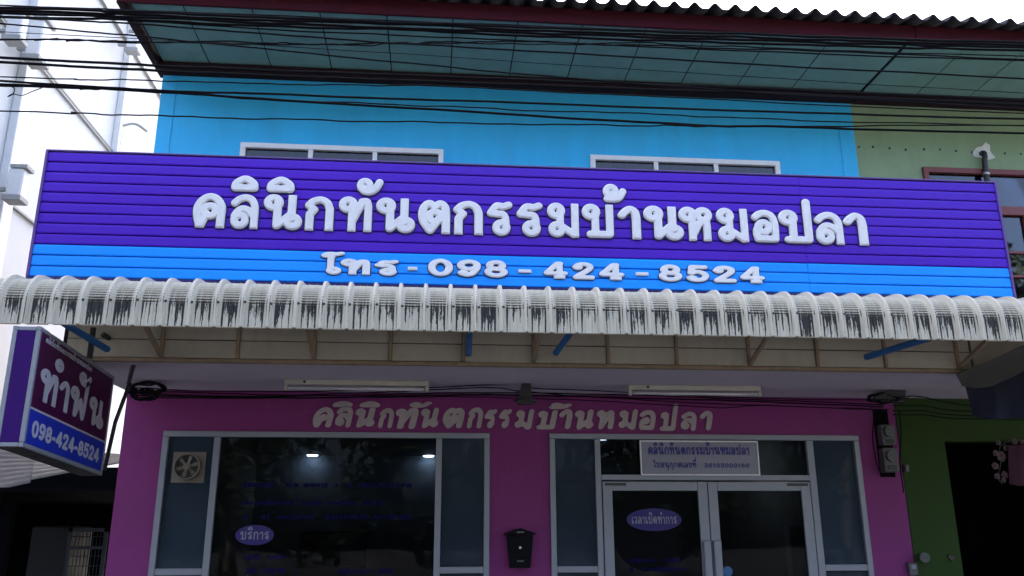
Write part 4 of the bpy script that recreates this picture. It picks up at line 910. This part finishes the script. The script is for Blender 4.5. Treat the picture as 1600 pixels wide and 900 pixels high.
p = atx(176, 235, wbX); MB().tube([(wbX+.1, p.y, p.z-1), (wbX+.1, p.y, p.z+3)], .03, 8).build('pipe', M['palegrey'], wp); MB().tube(smooth([(wbX+.1, p.y, p.z+.5), (wbX+.3, p.y+.1, p.z+.6), (wbX+.5, p.y+.2, p.z+.5)]), .025, 8).build('lamp_arm', M['midgrey'], wp)
# ------------------------------------------------------------------ lean-to shed and yard at the lower left
sd = thing('lean_to_shed', (-4.2, 2.6, 0), 'dark lean-to shed with corrugated grey metal roof left of the pink wall', 'shed')
tl, tr_, br, bl3 = at(-120, 690, 3.4), at(200, 712, 3.4), at(196, 722, 2.4), at(-120, 790, 1.5)
def ribsheet(c4, nr, parent, mm):
    a0, a1, b1, b0 = c4; vs_ = []; nrm = (a1-a0).cross(b0-a0).normalized(); nrm = -nrm if nrm.z < 0 else nrm
    m = nr*6
    for j in range(m+1):
        v = j/m; o_ = nrm*(.022*abs(math.sin(math.pi*v*nr))**.6)
        vs_ += [a0.lerp(b0, v)+o_, a1.lerp(b1, v)+o_]
    fs_ = [(2*j, 2*j+1, 2*j+3, 2*j+2) for j in range(m)]
    n = len(vs_); vs_ += [q-nrm*.004 for q in vs_]; fs_ += [tuple(q+n for q in reversed(f)) for f in fs_]
    return MB().add(vs_, fs_, True).build('roof_sheet', M[mm], parent)
e1 = (tr_-tl)
mid0, mid1 = tl.lerp(tr_, .55), bl3.lerp(br, .5)
ribsheet((tl, mid0, mid1, bl3), 9, sd, 'shedroof'); ribsheet((mid0, tr_, br, mid1+Vector((0,0,.03))), 8, sd, 'shedroof')
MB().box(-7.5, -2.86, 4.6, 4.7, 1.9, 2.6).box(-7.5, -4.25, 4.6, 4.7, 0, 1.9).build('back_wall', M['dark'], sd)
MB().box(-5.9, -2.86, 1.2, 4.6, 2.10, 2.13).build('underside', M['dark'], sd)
for x, y in ((-4.35, 1.6), (-2.95, 1.6)): MB().box(x-.05, x+.05, y-.05, y+.05, 0, 2.1).build('post', M['dark'], sd)
a_, b_ = at(50, 822, 2.5), at(105, 900, 2.5)
M['gategrey'] = mat('dark_gate_steel', (.022,.025,.03), .7)
tk = thing('grey_cabinet', ((a_.x+b_.x)/2, 2.5, 0), 'dim grey cabinet standing under the lean-to roof', 'cabinet')
MB().box(a_.x, b_.x, 2.5, 3.1, 0, a_.z, .02).build('body', M['gategrey'], tk); MB().box(a_.x+.03, b_.x-.03, 2.485, 2.499, .2, 1.30, .004).build('door', M['gategrey'], tk)
gt = thing('steel_gate', (-3.3, 2.0, 0), 'dark steel mesh gate between the cabinet and the pink wall', 'gate')
g0, g1 = at(108, 825, 2.0), at(160, 900, 2.0)
MB().box(g0.x, g0.x+.04, 2.0, 2.04, 0, g0.z).box(g1.x-.04, g1.x, 2.0, 2.04, 0, g0.z).box(g0.x, g1.x, 2.0, 2.04, g0.z-.04, g0.z+.0).box(g0.x+.041, g1.x-.041, 2.0, 2.04, g0.z-.22, g0.z-.19).build('frame', M['gategrey'], gt)
for k in range(1, 9):
    x = g0.x+.04+(g1.x-g0.x-.08)*k/9; MB().tube([(x, 2.02, .02), (x, 2.02, g0.z-.05)], .005, 6).build('bar', M['gategrey'], gt)
for k in range(14): MB().tube([(g0.x+.03, 2.026, g0.z-.09-k*.1), (g1.x-.03, 2.026, g0.z-.09-k*.1)], .004, 6).build('wire', M['gategrey'], gt)
yw = thing('yard_wall', (-8, 14, 0), 'bright pale wall seen through the gap under the lean-to', 'wall')
MB().box(-14, 0, 14, 14.2, 0, 3.2).build('panel', M['concrete'], yw)
# ------------------------------------------------------------------ unseen trees added behind the viewer to block low sky, mirrored in the glass
leafm = mat('sky_block_leaves', (.022,.034,.014), .8, var=.4, scale=1.2)
bark = mat('sky_block_bark', (.12,.10,.08), .9, var=.3, scale=6, bump=.4, bscale=20)
def sky_block_crown(seed):
    rg = np.random.default_rng(seed); b_ = MB(); vs_ = []; fs_ = []
    cl_ = [(rg.normal(0, 1.5), rg.normal(0, 1.0), rg.uniform(2.0, 11.0), rg.uniform(1.3, 2.1)) for _ in range(26)]
    for cx, cy, cz, cr_ in cl_:
        for _ in range(260):
            d = rg.normal(size=3); d /= np.linalg.norm(d); p = np.array([cx, cy, cz])+d*cr_*rg.uniform(.55, 1.0)**.5
            u = rg.normal(size=3); u /= np.linalg.norm(u); v = np.cross(u, rg.normal(size=3)); v /= np.linalg.norm(v); s_ = rg.uniform(.14, .26)
            n = len(vs_); vs_ += [p-u*s_, p+v*s_*.5, p+u*s_, p-v*s_*.5]; fs_.append((n, n+1, n+2, n+3))
    return b_.add(vs_, fs_)
t_lab = 'tall dark leafy tree, unseen, added across the road to block low sky light'
trees = []
for i in range(9):
    x = -26+i*6.6; y = -20+random.uniform(-.6, .6)
    t = thing('sky_block_tree', (x, y, 0), t_lab, 'tree', 'row of unseen dark trees added to block low sky light')
    if i < 2:
        tk_ = MB().tube(smooth([(x, y, 0), (x+.1, y, 2), (x-.1, y+.1, 5), (x+.1, y, 8)], 4), [.3-.018*k for k in range(13)], 10).build('sky_block_trunk', bark, t, origin=(x, y, 0))
        lb_ = MB(); 
        cb_ = sky_block_crown(i+3); cb_.v = [(p[0]+x, p[1]+y, p[2]) for p in cb_.v]
        trees.append((tk_, cb_.build('sky_block_crown', leafm, t, origin=(x, y, 0))))
    else:
        for nm, src_ in zip(('sky_block_trunk', 'sky_block_crown'), trees[i % 2]):
            o_ = shared(nm, src_, (x, y, 0), t); o_.rotation_euler.z = random.uniform(0, 6)
